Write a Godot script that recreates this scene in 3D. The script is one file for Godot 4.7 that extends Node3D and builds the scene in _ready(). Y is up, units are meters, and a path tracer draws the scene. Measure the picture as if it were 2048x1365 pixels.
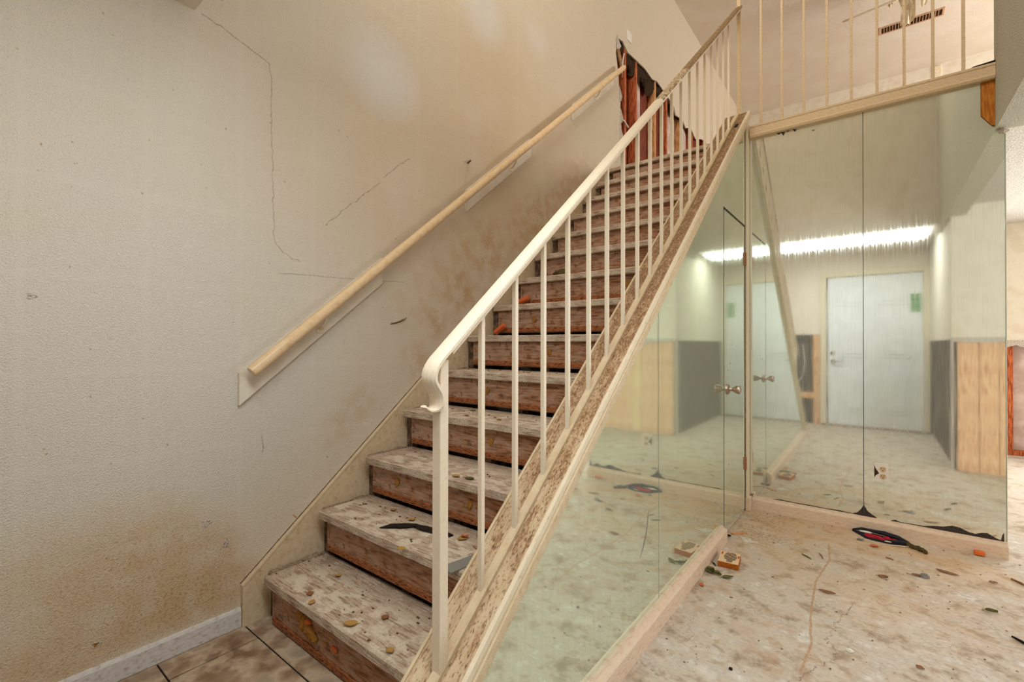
extends Node3D
# World: x to the right across the stair, y up, d = depth into the house (z = -d). Metres.

const RISE := 0.1905
const RUN := 0.2285
const D1 := 0.8175
const PITCH := 0.8337
const SIDE := 1.256      # plane of the mirrors under the stair
const BACK := 3.443      # plane of the mirrors on the corner wall
const LOFT := 2.667
const CEIL := 5.31

var rng := RandomNumberGenerator.new()
var mats := {}
var taken := {}

# ------------------------------------------------------------------ mesh collector
class Shape:
	var v := PackedVector3Array()
	var n := PackedVector3Array()
	var u := PackedVector2Array()
	var map2 = null

	func add(p: Vector3, m: Vector3) -> void:
		v.append(p)
		n.append(m)
		u.append(map2.call(p, m) if map2 != null else Vector2.ZERO)

	func tri(a: Vector3, b: Vector3, c: Vector3, out: Vector3) -> void:
		var g := (b - a).cross(c - a)
		if g.length_squared() < 1e-16:
			return
		g = g.normalized()
		if g.dot(out) > 0.0:
			add(a, g); add(c, g); add(b, g)
		else:
			add(a, -g); add(b, -g); add(c, -g)

	func quad(a: Vector3, b: Vector3, c: Vector3, d: Vector3, out: Vector3) -> void:
		tri(a, b, c, out)
		tri(a, c, d, out)

	func smooth(p: Array, m: Array) -> void:      # three points with their own normals
		var g: Vector3 = (p[1] - p[0]).cross(p[2] - p[0])
		if g.length_squared() < 1e-18:
			return
		var order := [0, 2, 1] if g.dot(m[0] + m[1] + m[2]) > 0.0 else [0, 1, 2]
		for i in order:
			add(p[i], m[i])

	func box(centre: Vector3, half: Vector3, c := 0.0, t := Transform3D()) -> void:
		c = minf(c, minf(half.x, minf(half.y, half.z)) * 0.9)
		var at := func(s: Vector3, ax: int) -> Vector3:
			var p := Vector3()
			for i in 3:
				p[i] = s[i] * (half[i] if i == ax else half[i] - c)
			return t * (centre + p)
		for ax in 3:
			var i := (ax + 1) % 3
			var j := (ax + 2) % 3
			for sg in [-1.0, 1.0]:
				var q := []
				for k in [[-1, -1], [1, -1], [1, 1], [-1, 1]]:
					var s := Vector3()
					s[ax] = sg; s[i] = k[0]; s[j] = k[1]
					q.append(at.call(s, ax))
				var o := Vector3()
				o[ax] = sg
				quad(q[0], q[1], q[2], q[3], t.basis * o)
			if c <= 0.0:
				continue
			for si in [-1.0, 1.0]:          # edges along ax
				for sj in [-1.0, 1.0]:
					var s0 := Vector3()
					s0[ax] = -1; s0[i] = si; s0[j] = sj
					var s1 := s0
					s1[ax] = 1
					var o := Vector3()
					o[i] = si; o[j] = sj
					quad(at.call(s0, i), at.call(s0, j), at.call(s1, j), at.call(s1, i), t.basis * o)
		if c > 0.0:
			for sx in [-1.0, 1.0]:
				for sy in [-1.0, 1.0]:
					for sz in [-1.0, 1.0]:
						var s := Vector3(sx, sy, sz)
						tri(at.call(s, 0), at.call(s, 1), at.call(s, 2), t.basis * s)

	func bx(x0: float, x1: float, y0: float, y1: float, d0: float, d1: float, c := 0.0) -> Shape:
		box(Vector3((x0 + x1) / 2, (y0 + y1) / 2, -(d0 + d1) / 2), Vector3(absf(x1 - x0), absf(y1 - y0), absf(d1 - d0)) / 2, c)
		return self

	# poly of 2D points pushed from w0 to w1 along the third axis. plane: "dy" (along x), "xy" (along d), "xd" (along y)
	func prism(poly: PackedVector2Array, plane: String, w0: float, w1: float) -> Shape:
		var to := func(p: Vector2, w: float) -> Vector3:
			return Vector3(w, p.y, -p.x) if plane == "dy" else Vector3(p.x, p.y, -w) if plane == "xy" else Vector3(p.x, w, -p.y)
		var along: Vector3 = (to.call(Vector2.ZERO, w1) - to.call(Vector2.ZERO, w0)).normalized()
		var ix := Geometry2D.triangulate_polygon(poly)
		for k in range(0, ix.size(), 3):
			for e in [[w0, -along], [w1, along]]:
				tri(to.call(poly[ix[k]], e[0]), to.call(poly[ix[k + 1]], e[0]), to.call(poly[ix[k + 2]], e[0]), e[1])
		var area := 0.0
		for k in poly.size():
			area += poly[k].cross(poly[(k + 1) % poly.size()])
		for k in poly.size():
			var p := poly[k]
			var q := poly[(k + 1) % poly.size()]
			var o := Vector2((q - p).y, -(q - p).x) * signf(area)
			quad(to.call(p, w0), to.call(q, w0), to.call(q, w1), to.call(p, w1), to.call(o, 0.0) - to.call(Vector2.ZERO, 0.0))
		return self

	func tube(path: Array, radius: Variant, sides := 8, caps := true) -> Shape:
		var rings := []
		var norms := []
		var last_side := Vector3.ZERO
		for k in path.size():
			var tng: Vector3 = (path[mini(k + 1, path.size() - 1)] - path[maxi(k - 1, 0)]).normalized()
			var ref := Vector3.UP if absf(tng.y) < 0.9 else Vector3.RIGHT
			var side := tng.cross(ref).normalized() if last_side == Vector3.ZERO else (last_side - tng * last_side.dot(tng)).normalized()
			last_side = side
			var up := side.cross(tng)
			var r: float = radius[k] if radius is Array else radius
			var ring := []
			var nn := []
			for i in sides:
				var a := TAU * i / sides
				var o := side * cos(a) + up * sin(a)
				ring.append(path[k] + o * r)
				nn.append(o)
			rings.append(ring)
			norms.append(nn)
		for k in path.size() - 1:
			for i in sides:
				var j := (i + 1) % sides
				smooth([rings[k][i], rings[k][j], rings[k + 1][j]], [norms[k][i], norms[k][j], norms[k + 1][j]])
				smooth([rings[k][i], rings[k + 1][j], rings[k + 1][i]], [norms[k][i], norms[k + 1][j], norms[k + 1][i]])
		if caps:
			for e in [[0, 1], [path.size() - 1, -1]]:
				var k: int = e[0]
				var o: Vector3 = (path[k] - path[k + e[1]]).normalized()
				for i in sides:
					tri(path[k], rings[k][i], rings[k][(i + 1) % sides], o)
		return self

	# a closed profile (x, height) swept along a path of (d, y)
	func sweep(profile: Array, path: Array, x0: float, widths := []) -> Shape:
		var rings := []
		for k in path.size():
			var tg: Vector2 = (path[mini(k + 1, path.size() - 1)] - path[maxi(k - 1, 0)]).normalized()
			var nr := Vector2(-tg.y, tg.x)
			var w: float = widths[k] if widths.size() else 1.0
			var ring := []
			for q in profile:
				var p: Vector2 = path[k] + nr * q.y * (w if widths.size() else 1.0)
				ring.append(Vector3(x0 + q.x * w, p.y, -p.x))
			rings.append(ring)
		var m := profile.size()
		for k in path.size() - 1:
			var mid: Vector3 = Vector3(x0, path[k].y, -path[k].x)
			var lift: Vector2 = Vector2(0, 0)
			for q in profile:
				lift += q / m
			for i in m:
				var j := (i + 1) % m
				var e: Vector2 = profile[j] - profile[i]
				var o2 := Vector2(e.y, -e.x)
				if o2.dot((profile[i] + profile[j]) / 2 - lift) < 0:
					o2 = -o2
				var tg: Vector2 = (path[k + 1] - path[k]).normalized()
				var out := Vector3(o2.x, tg.x * o2.y, tg.y * o2.y)
				quad(rings[k][i], rings[k][j], rings[k + 1][j], rings[k + 1][i], out)
		for e in [[0, 1], [path.size() - 1, -1]]:
			var k: int = e[0]
			var c := Vector3.ZERO
			for p in rings[k]:
				c += p / m
			var d2: Vector2 = path[k] - path[k + e[1]]
			for i in m:
				tri(c, rings[k][i], rings[k][(i + 1) % m], Vector3(0, d2.y, -d2.x))
		return self

	func lathe(base: Vector3, axis: Vector3, prof: Array, sides := 16) -> Shape:     # prof: (distance along axis, radius)
		var side := axis.cross(Vector3.UP if absf(axis.y) < 0.9 else Vector3.RIGHT).normalized()
		var up := side.cross(axis)
		for k in prof.size() - 1:
			var e: Vector2 = prof[k + 1] - prof[k]
			for i in sides:
				var q := []
				var m := []
				for c in [[k, i], [k, i + 1], [k + 1, i + 1], [k + 1, i]]:
					var a: float = TAU * c[1] / sides
					var o := side * cos(a) + up * sin(a)
					q.append(base + axis * prof[c[0]].x + o * prof[c[0]].y)
					m.append((o * e.x - axis * e.y).normalized())
				smooth([q[0], q[1], q[2]], [m[0], m[1], m[2]])
				smooth([q[0], q[2], q[3]], [m[0], m[2], m[3]])
		return self

	func mesh() -> ArrayMesh:
		var a := []
		a.resize(Mesh.ARRAY_MAX)
		a[Mesh.ARRAY_VERTEX] = v
		a[Mesh.ARRAY_NORMAL] = n
		if map2 != null:
			a[Mesh.ARRAY_TEX_UV] = u
			a[Mesh.ARRAY_TEX_UV2] = u
		var r := ArrayMesh.new()
		r.add_surface_from_arrays(Mesh.PRIMITIVE_TRIANGLES, a)
		return r

# ------------------------------------------------------------------ scene helpers
func P(x: float, y: float, d: float) -> Vector3:
	return Vector3(x, y, -d)

func nose(d: float) -> float:                    # height of the line through the tread nosings
	return RISE + (d - D1) * PITCH

func numbered(called: String) -> String:
	var k: int = taken.get(called, 0)
	taken[called] = k + 1
	return called if k == 0 else "%s_%03d" % [called, k]

func tag(o: Node3D, label: String, category: String, group := "") -> Node3D:
	o.set_meta("label", label)
	o.set_meta("category", category)
	if group:
		o.set_meta("group", group)
	return o

func thing(called: String, label: String, category: String, at: Vector3, group := "") -> Node3D:
	var o := Node3D.new()
	o.name = numbered(called)
	o.position = at
	add_child(o, true)
	return tag(o, label, category, group)

# a mesh in world coordinates under a parent (or at the top level)
func put(called: String, s: Shape, m: Material, parent: Node3D = null, label := "") -> MeshInstance3D:
	var o := MeshInstance3D.new()
	o.mesh = s.mesh()
	o.material_override = m
	if parent == null:
		o.name = numbered(called)
		add_child(o, true)
	else:
		o.name = called
		parent.add_child(o, true)
		var at := Vector3.ZERO
		var q: Node = parent
		while q != self:
			at += q.position
			q = q.get_parent()
		o.position = -at
	if label:
		o.set_meta("label", label)
	return o

func structure(called: String, s: Shape, m: Material, label := "") -> MeshInstance3D:
	var o := put(called, s, m)
	o.set_meta("kind", "structure")
	if label:
		o.set_meta("label", label)
	return o

func structure_root(called: String, label := "") -> Node3D:
	var o := Node3D.new()
	o.name = numbered(called)
	add_child(o, true)
	o.set_meta("kind", "structure")
	if label:
		o.set_meta("label", label)
	return o

func S(map2 = null) -> Shape:
	var s := Shape.new()
	s.map2 = map2
	return s

# ------------------------------------------------------------------ textures and materials
func rgb(r: float, g: float, b: float, a := 1.0) -> Color:
	return Color(r / 255.0, g / 255.0, b / 255.0, a)

func noise(sd: int, freq: float, octaves := 3, kind := FastNoiseLite.TYPE_SIMPLEX_SMOOTH) -> FastNoiseLite:
	var f := FastNoiseLite.new()
	f.seed = sd
	f.noise_type = kind
	f.frequency = freq
	f.fractal_octaves = octaves
	f.fractal_type = FastNoiseLite.FRACTAL_FBM if octaves > 1 else FastNoiseLite.FRACTAL_NONE
	return f

func ntex(sd: int, freq: float, octaves: int, cols: Array, offs: Array, size := 512) -> NoiseTexture2D:
	var t := NoiseTexture2D.new()
	t.width = size
	t.height = size
	t.seamless = true
	t.seamless_blend_skirt = 0.15
	t.noise = noise(sd, freq, octaves)
	if size > 512:
		t.noise.fractal_gain = 0.66
	var g := Gradient.new()
	g.offsets = PackedFloat32Array(offs)
	g.colors = PackedColorArray(cols)
	t.color_ramp = g
	return t

func mat(called: String, albedo: Variant, rough := 0.85, scale := Vector3.ONE, bump: Texture2D = null, bump_cm := 0.1) -> StandardMaterial3D:
	var m := StandardMaterial3D.new()
	m.resource_name = called
	if albedo is Color:
		m.albedo_color = albedo
	else:
		m.albedo_texture = albedo
	m.roughness = rough
	m.metallic_specular = 0.35
	m.uv1_triplanar = true
	m.uv1_world_triplanar = true
	m.uv1_scale = scale
	if bump:
		m.heightmap_enabled = true
		m.heightmap_texture = bump
		m.heightmap_scale = bump_cm
	mats[called] = m
	return m

func overlay(m: StandardMaterial3D, called: String, img: Image) -> StandardMaterial3D:
	var c: StandardMaterial3D = m.duplicate()
	c.resource_name = called
	c.detail_enabled = true
	c.detail_blend_mode = BaseMaterial3D.BLEND_MODE_MIX
	c.detail_uv_layer = BaseMaterial3D.DETAIL_UV_2
	c.detail_albedo = ImageTexture.create_from_image(img)
	mats[called] = c
	return c

func blank(w: int, h: int, c: Color) -> Image:
	var i := Image.create_empty(w, h, false, Image.FORMAT_RGBA8)
	i.fill(Color(c.r, c.g, c.b, 0.0))
	return i

func over(img: Image, x: int, y: int, c: Color, a: float) -> void:
	if a <= 0.004 or x < 0 or y < 0 or x >= img.get_width() or y >= img.get_height():
		return
	var o := img.get_pixel(x, y)
	var t := a + o.a * (1.0 - a)
	var k := a / t
	img.set_pixel(x, y, Color(lerpf(o.r, c.r, k), lerpf(o.g, c.g, k), lerpf(o.b, c.b, k), t))

# a soft or ragged stain; lo..hi is the part of the noise that shows
func stain(img: Image, px: Vector2, r: Vector2, c: Color, a: float, f: FastNoiseLite, lo := 0.3, hi := 0.7, turn := 0.0) -> void:
	var e := maxf(r.x, r.y)
	var co := cos(turn)
	var si := sin(turn)
	for y in range(maxi(0, int(px.y - e)), mini(img.get_height(), int(px.y + e) + 1)):
		for x in range(maxi(0, int(px.x - e)), mini(img.get_width(), int(px.x + e) + 1)):
			var qx := x - px.x
			var qy := y - px.y
			var ux := (qx * co + qy * si) / r.x
			var uy := (-qx * si + qy * co) / r.y
			var q := ux * ux + uy * uy
			if q < 1.0:
				over(img, x, y, c, a * (1.0 - q) * smoothstep(lo, hi, f.get_noise_2d(x, y) * 0.5 + 0.5))

func scratch(img: Image, pts: Array, w: float, c: Color, a: float, wobble := 2.0) -> void:
	var f := noise(77, 0.05, 2)
	for k in pts.size() - 1:
		var p: Vector2 = pts[k]
		var q: Vector2 = pts[k + 1]
		var m := int(p.distance_to(q)) + 1
		for i in m:
			var s := p.lerp(q, float(i) / m)
			s += Vector2(f.get_noise_2d(s.x, s.y), f.get_noise_2d(s.y + 300, s.x)) * wobble
			var b := a * (0.65 + 0.5 * f.get_noise_2d(s.x * 3, s.y * 3 + 90))
			for yy in range(int(s.y - w), int(s.y + w) + 2):
				for xx in range(int(s.x - w), int(s.x + w) + 2):
					over(img, xx, yy, c, b * clampf(w + 0.5 - Vector2(xx, yy).distance_to(s), 0.0, 1.0))

func make_materials() -> void:
	var peel := ntex(5, 0.09, 2, [Color.BLACK, Color.WHITE], [0.25, 0.8])
	var gritty := ntex(6, 0.13, 4, [Color.BLACK, Color.WHITE], [0.2, 0.85])
	var grain_h := ntex(9, 0.03, 4, [Color.BLACK, Color.WHITE], [0.2, 0.8])
	# painted plaster with faint speckle
	var wall_t := ntex(11, 0.1, 4, [rgb(176, 160, 136), rgb(210, 196, 174), rgb(216, 203, 183), rgb(207, 191, 167)], [0.14, 0.3, 0.6, 0.9])
	mat("wall", wall_t, 0.75, Vector3.ONE * 3.4, peel, 0.1)
	mat("wall_shaded", ntex(10, 0.1, 4, [rgb(150, 140, 116), rgb(184, 177, 157), rgb(192, 186, 168)], [0.14, 0.35, 0.8]), 0.8, Vector3.ONE * 2.4, peel, 0.2)  # wall paint darkened to carry the shade on the bulkhead
	mat("wall_smooth", ntex(12, 0.012, 4, [rgb(218, 207, 188), rgb(224, 215, 199), rgb(214, 201, 180)], [0.2, 0.5, 0.85]), 0.75, Vector3.ONE * 0.6, peel, 0.06)
	mat("ceiling", ntex(13, 0.006, 3, [rgb(226, 212, 194), rgb(230, 218, 202)], [0.3, 0.7]), 0.85, Vector3.ONE * 0.5, peel, 0.1)
	mat("ceiling_rough", ntex(14, 0.12, 4, [rgb(170, 162, 150), rgb(224, 219, 210)], [0.2, 0.6]), 0.9, Vector3.ONE * 1.6, peel, 0.5)
	mat("cream", ntex(15, 0.02, 4, [rgb(206, 186, 152), rgb(225, 210, 180), rgb(230, 218, 192)], [0.06, 0.22, 0.8]), 0.5, Vector3.ONE * 3.0, gritty, 0.03)
	mat("skirt_paint", ntex(16, 0.02, 5, [rgb(188, 160, 120), rgb(207, 184, 148), rgb(215, 196, 164)], [0.08, 0.25, 0.8]), 0.6, Vector3.ONE * 3.0, gritty, 0.05)
	mat("iron", ntex(17, 0.03, 4, [rgb(214, 192, 158), rgb(228, 211, 184), rgb(231, 216, 192)], [0.05, 0.2, 0.8]), 0.4, Vector3.ONE * 4.0, gritty, 0.006)
	mat("rail_worn", ntex(18, 0.03, 5, [rgb(96, 72, 46), rgb(132, 104, 70), rgb(186, 158, 116)], [0.3, 0.5, 0.8]), 0.6, Vector3(5, 5, 5), gritty, 0.02)
	mat("rail_chipped", ntex(20, 0.03, 5, [rgb(112, 86, 56), rgb(176, 148, 108), rgb(224, 207, 178)], [0.36, 0.5, 0.62]), 0.5, Vector3(12, 2, 2), gritty, 0.02)
	mat("pole_wood", ntex(19, 0.02, 4, [rgb(208, 172, 126), rgb(222, 191, 148), rgb(228, 202, 164)], [0.1, 0.35, 0.8]), 0.3, Vector3(4, 2, 2), null, 0.02)
	# timber
	mat("tread_wood", ntex(21, 0.018, 5, [rgb(144, 120, 98), rgb(180, 158, 136), rgb(196, 178, 158), rgb(176, 148, 126)], [0.2, 0.42, 0.62, 0.85]), 0.9, Vector3(0.9, 12, 9), grain_h, 0.12)
	mat("riser_wood", ntex(22, 0.016, 5, [rgb(122, 82, 54), rgb(160, 114, 82), rgb(174, 130, 98), rgb(146, 100, 70)], [0.22, 0.45, 0.62, 0.85]), 0.7, Vector3(1.0, 9, 9), grain_h, 0.06)
	mat("tack_wood", ntex(23, 0.03, 4, [rgb(96, 54, 30), rgb(156, 94, 54), rgb(172, 110, 68)], [0.25, 0.45, 0.8]), 0.8, Vector3(2, 8, 8), gritty, 0.12)
	mat("stud_red", ntex(24, 0.018, 4, [rgb(78, 28, 12), rgb(126, 52, 24), rgb(142, 66, 32)], [0.25, 0.5, 0.8]), 0.6, Vector3(9, 0.8, 9), grain_h, 0.04)
	mat("stud_fir", ntex(25, 0.018, 4, [rgb(170, 106, 56), rgb(214, 156, 98), rgb(226, 176, 122)], [0.25, 0.5, 0.8]), 0.6, Vector3(9, 0.8, 9), grain_h, 0.04)
	mat("stud_orange", ntex(26, 0.018, 4, [rgb(128, 58, 28), rgb(188, 96, 52), rgb(206, 118, 70)], [0.25, 0.5, 0.8]), 0.6, Vector3(9, 0.8, 9), grain_h, 0.04)
	mat("plank_pine", ntex(27, 0.015, 4, [rgb(190, 130, 84), rgb(226, 176, 128), rgb(232, 190, 146)], [0.2, 0.45, 0.8]), 0.55, Vector3(8, 0.7, 8), grain_h, 0.03)
	mat("plank_gold", ntex(28, 0.015, 4, [rgb(196, 152, 96), rgb(228, 194, 136), rgb(232, 204, 156)], [0.2, 0.45, 0.8]), 0.55, Vector3(8, 0.7, 8), grain_h, 0.03)
	mat("board_dark", ntex(29, 0.02, 5, [rgb(22, 13, 10), rgb(66, 42, 30), rgb(98, 68, 50), rgb(50, 31, 22)], [0.2, 0.42, 0.65, 0.9]), 0.85, Vector3(8, 1.2, 8), gritty, 0.15)
	mat("felt_dark", ntex(30, 0.05, 5, [rgb(34, 32, 32), rgb(96, 88, 80), rgb(130, 118, 104)], [0.25, 0.5, 0.85]), 0.95, Vector3(6, 1.2, 6), gritty, 0.3)
	mat("gypsum_pink", ntex(31, 0.01, 3, [rgb(196, 172, 160), rgb(216, 198, 188)], [0.3, 0.7]), 0.9, Vector3.ONE)
	mat("gypsum_torn", ntex(32, 0.06, 4, [rgb(170, 150, 132), rgb(232, 224, 214)], [0.3, 0.6]), 0.95, Vector3.ONE * 4.0, gritty, 0.3)
	mat("void", rgb(26, 22, 20), 0.95)
	mat("carriage", ntex(33, 0.02, 4, [rgb(84, 64, 48), rgb(132, 106, 82)], [0.3, 0.7]), 0.9, Vector3.ONE * 2.0)
	mat("insulation", ntex(34, 0.05, 4, [rgb(34, 24, 16), rgb(88, 64, 42), rgb(140, 110, 76)], [0.3, 0.55, 0.9]), 1.0, Vector3.ONE * 5.0, gritty, 0.8)
	mat("paper_kraft", ntex(35, 0.03, 3, [rgb(146, 110, 74), rgb(184, 148, 108)], [0.3, 0.7]), 0.9, Vector3.ONE * 3.0)
	mat("base_white", ntex(36, 0.025, 5, [rgb(172, 162, 150), rgb(206, 200, 194), rgb(218, 213, 208)], [0.12, 0.35, 0.8]), 0.55, Vector3(3, 6, 3), gritty, 0.04)
	mat("base_pine", ntex(37, 0.02, 5, [rgb(206, 172, 142), rgb(222, 197, 172), rgb(227, 206, 184)], [0.08, 0.3, 0.8]), 0.6, Vector3(2, 8, 2), grain_h, 0.012)
	mat("dust_top", ntex(38, 0.05, 4, [rgb(120, 100, 80), rgb(168, 148, 124)], [0.3, 0.7]), 1.0, Vector3.ONE * 3.0, gritty, 0.1)
	mat("trim_tan", ntex(39, 0.03, 5, [rgb(184, 152, 112), rgb(204, 176, 138), rgb(212, 188, 154)], [0.1, 0.3, 0.8]), 0.6, Vector3(3, 8, 8), grain_h, 0.01)
	# floor
	var floor_h := ntex(41, 0.05, 5, [Color.BLACK, Color.WHITE], [0.2, 0.85], 512)
	var floor_t := ntex(42, 0.011, 6, [rgb(160, 140, 120), rgb(188, 171, 150), rgb(204, 191, 173), rgb(194, 181, 166), rgb(219, 212, 203)], [0.18, 0.38, 0.52, 0.66, 0.86], 1024)
	mat("floor", floor_t, 0.88, Vector3.ONE * 0.55, floor_h, 0.18)
	mat("tile", ntex(43, 0.012, 5, [rgb(134, 110, 86), rgb(162, 138, 112), rgb(184, 164, 138), rgb(160, 142, 120)], [0.2, 0.42, 0.62, 0.85], 512), 0.8, Vector3.ONE * 1.1, floor_h, 0.1)
	# glass and metal
	var streak := ntex(45, 0.02, 4, [rgb(196, 196, 196), rgb(206, 206, 206), rgb(213, 213, 213)], [0.15, 0.45, 0.8])
	var haze := ntex(46, 0.02, 3, [rgb(7, 7, 7), rgb(17, 17, 17)], [0.2, 0.8])
	for w in [["mirror_side", rgb(227, 238, 221)], ["mirror_back", rgb(236, 240, 230)]]:
		var m := mat(w[0], w[1], 1.0, Vector3(9, 0.35, 9))
		m.metallic = 1.0
		m.metallic_texture = streak
		m.roughness_texture = haze
		m.metallic_specular = 0.5
	mat("glass_edge", rgb(150, 170, 160), 0.2)
	mat("silver_loss", ntex(47, 0.06, 3, [rgb(40, 34, 32), rgb(84, 74, 68)], [0.3, 0.7]), 0.7, Vector3.ONE * 5.0)
	mat("seam", rgb(64, 60, 44), 0.8)
	var st := mat("steel", rgb(178, 160, 146), 0.28)
	st.metallic = 1.0
	mat("hinge", ntex(48, 0.06, 3, [rgb(120, 66, 40), rgb(196, 150, 112)], [0.4, 0.6]), 0.6, Vector3.ONE * 8.0)
	mat("plate", rgb(232, 222, 214), 0.35)
	mat("socket", rgb(206, 182, 140), 0.4)
	mat("slot", rgb(64, 44, 22), 0.8)
	mat("door_white", ntex(49, 0.01, 3, [rgb(230, 233, 234), rgb(236, 239, 240)], [0.3, 0.7]), 0.4, Vector3.ONE)
	mat("tag_green", rgb(120, 168, 120), 0.7)
	mat("tag_dark", rgb(84, 132, 88), 0.7)
	mat("vent_frame", rgb(206, 160, 128), 0.5)
	mat("vent_dark", rgb(66, 44, 24), 0.8)
	# small litter
	mat("leaf_yellow", ntex(51, 0.06, 3, [rgb(150, 112, 54), rgb(196, 156, 88)], [0.3, 0.7]), 0.8, Vector3.ONE * 12.0)
	mat("leaf_brown", ntex(52, 0.06, 3, [rgb(112, 72, 42), rgb(166, 116, 74)], [0.3, 0.7]), 0.8, Vector3.ONE * 12.0)
	mat("leaf_pink", rgb(214, 136, 104), 0.8)
	mat("leaf_green", ntex(53, 0.08, 3, [rgb(64, 66, 30), rgb(122, 118, 64)], [0.3, 0.7]), 0.8, Vector3.ONE * 14.0)
	mat("moss", ntex(54, 0.1, 3, [rgb(52, 42, 22), rgb(116, 98, 58)], [0.3, 0.7]), 1.0, Vector3.ONE * 14.0)
	mat("foam", ntex(55, 0.08, 3, [rgb(122, 76, 26), rgb(186, 134, 56)], [0.3, 0.7]), 0.9, Vector3.ONE * 10.0)
	mat("brick_chip", ntex(56, 0.08, 3, [rgb(190, 88, 44), rgb(218, 118, 66)], [0.3, 0.7]), 0.9, Vector3.ONE * 14.0)
	mat("rubber", rgb(30, 28, 26), 0.5)
	mat("grey_tape", rgb(132, 130, 122), 0.5)
	mat("red_cloth", ntex(57, 0.1, 3, [rgb(142, 18, 36), rgb(206, 42, 62)], [0.3, 0.7]), 0.8, Vector3.ONE * 12.0)
	mat("black_cloth", ntex(58, 0.1, 3, [rgb(18, 18, 24), rgb(52, 50, 58)], [0.3, 0.7]), 0.75, Vector3.ONE * 12.0)
	mat("white_bit", rgb(226, 222, 212), 0.6)
	mat("card", ntex(59, 0.03, 3, [rgb(222, 184, 144), rgb(232, 202, 166)], [0.3, 0.7]), 0.8, Vector3.ONE * 6.0)
	mat("card_side", ntex(60, 0.03, 3, [rgb(156, 80, 16), rgb(184, 104, 32)], [0.3, 0.7]), 0.8, Vector3.ONE * 6.0)
	mat("print", rgb(88, 70, 54), 0.9)
	mat("print_red", rgb(168, 84, 56), 0.9)
	mat("orange_plastic", rgb(224, 112, 48), 0.5)
	mat("ply_orange", ntex(61, 0.02, 4, [rgb(164, 96, 30), rgb(196, 124, 44)], [0.3, 0.7]), 0.8, Vector3(8, 1, 8), grain_h, 0.1)

	paint_left_wall()
	paint_floor()
	paint_stairs()

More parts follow.
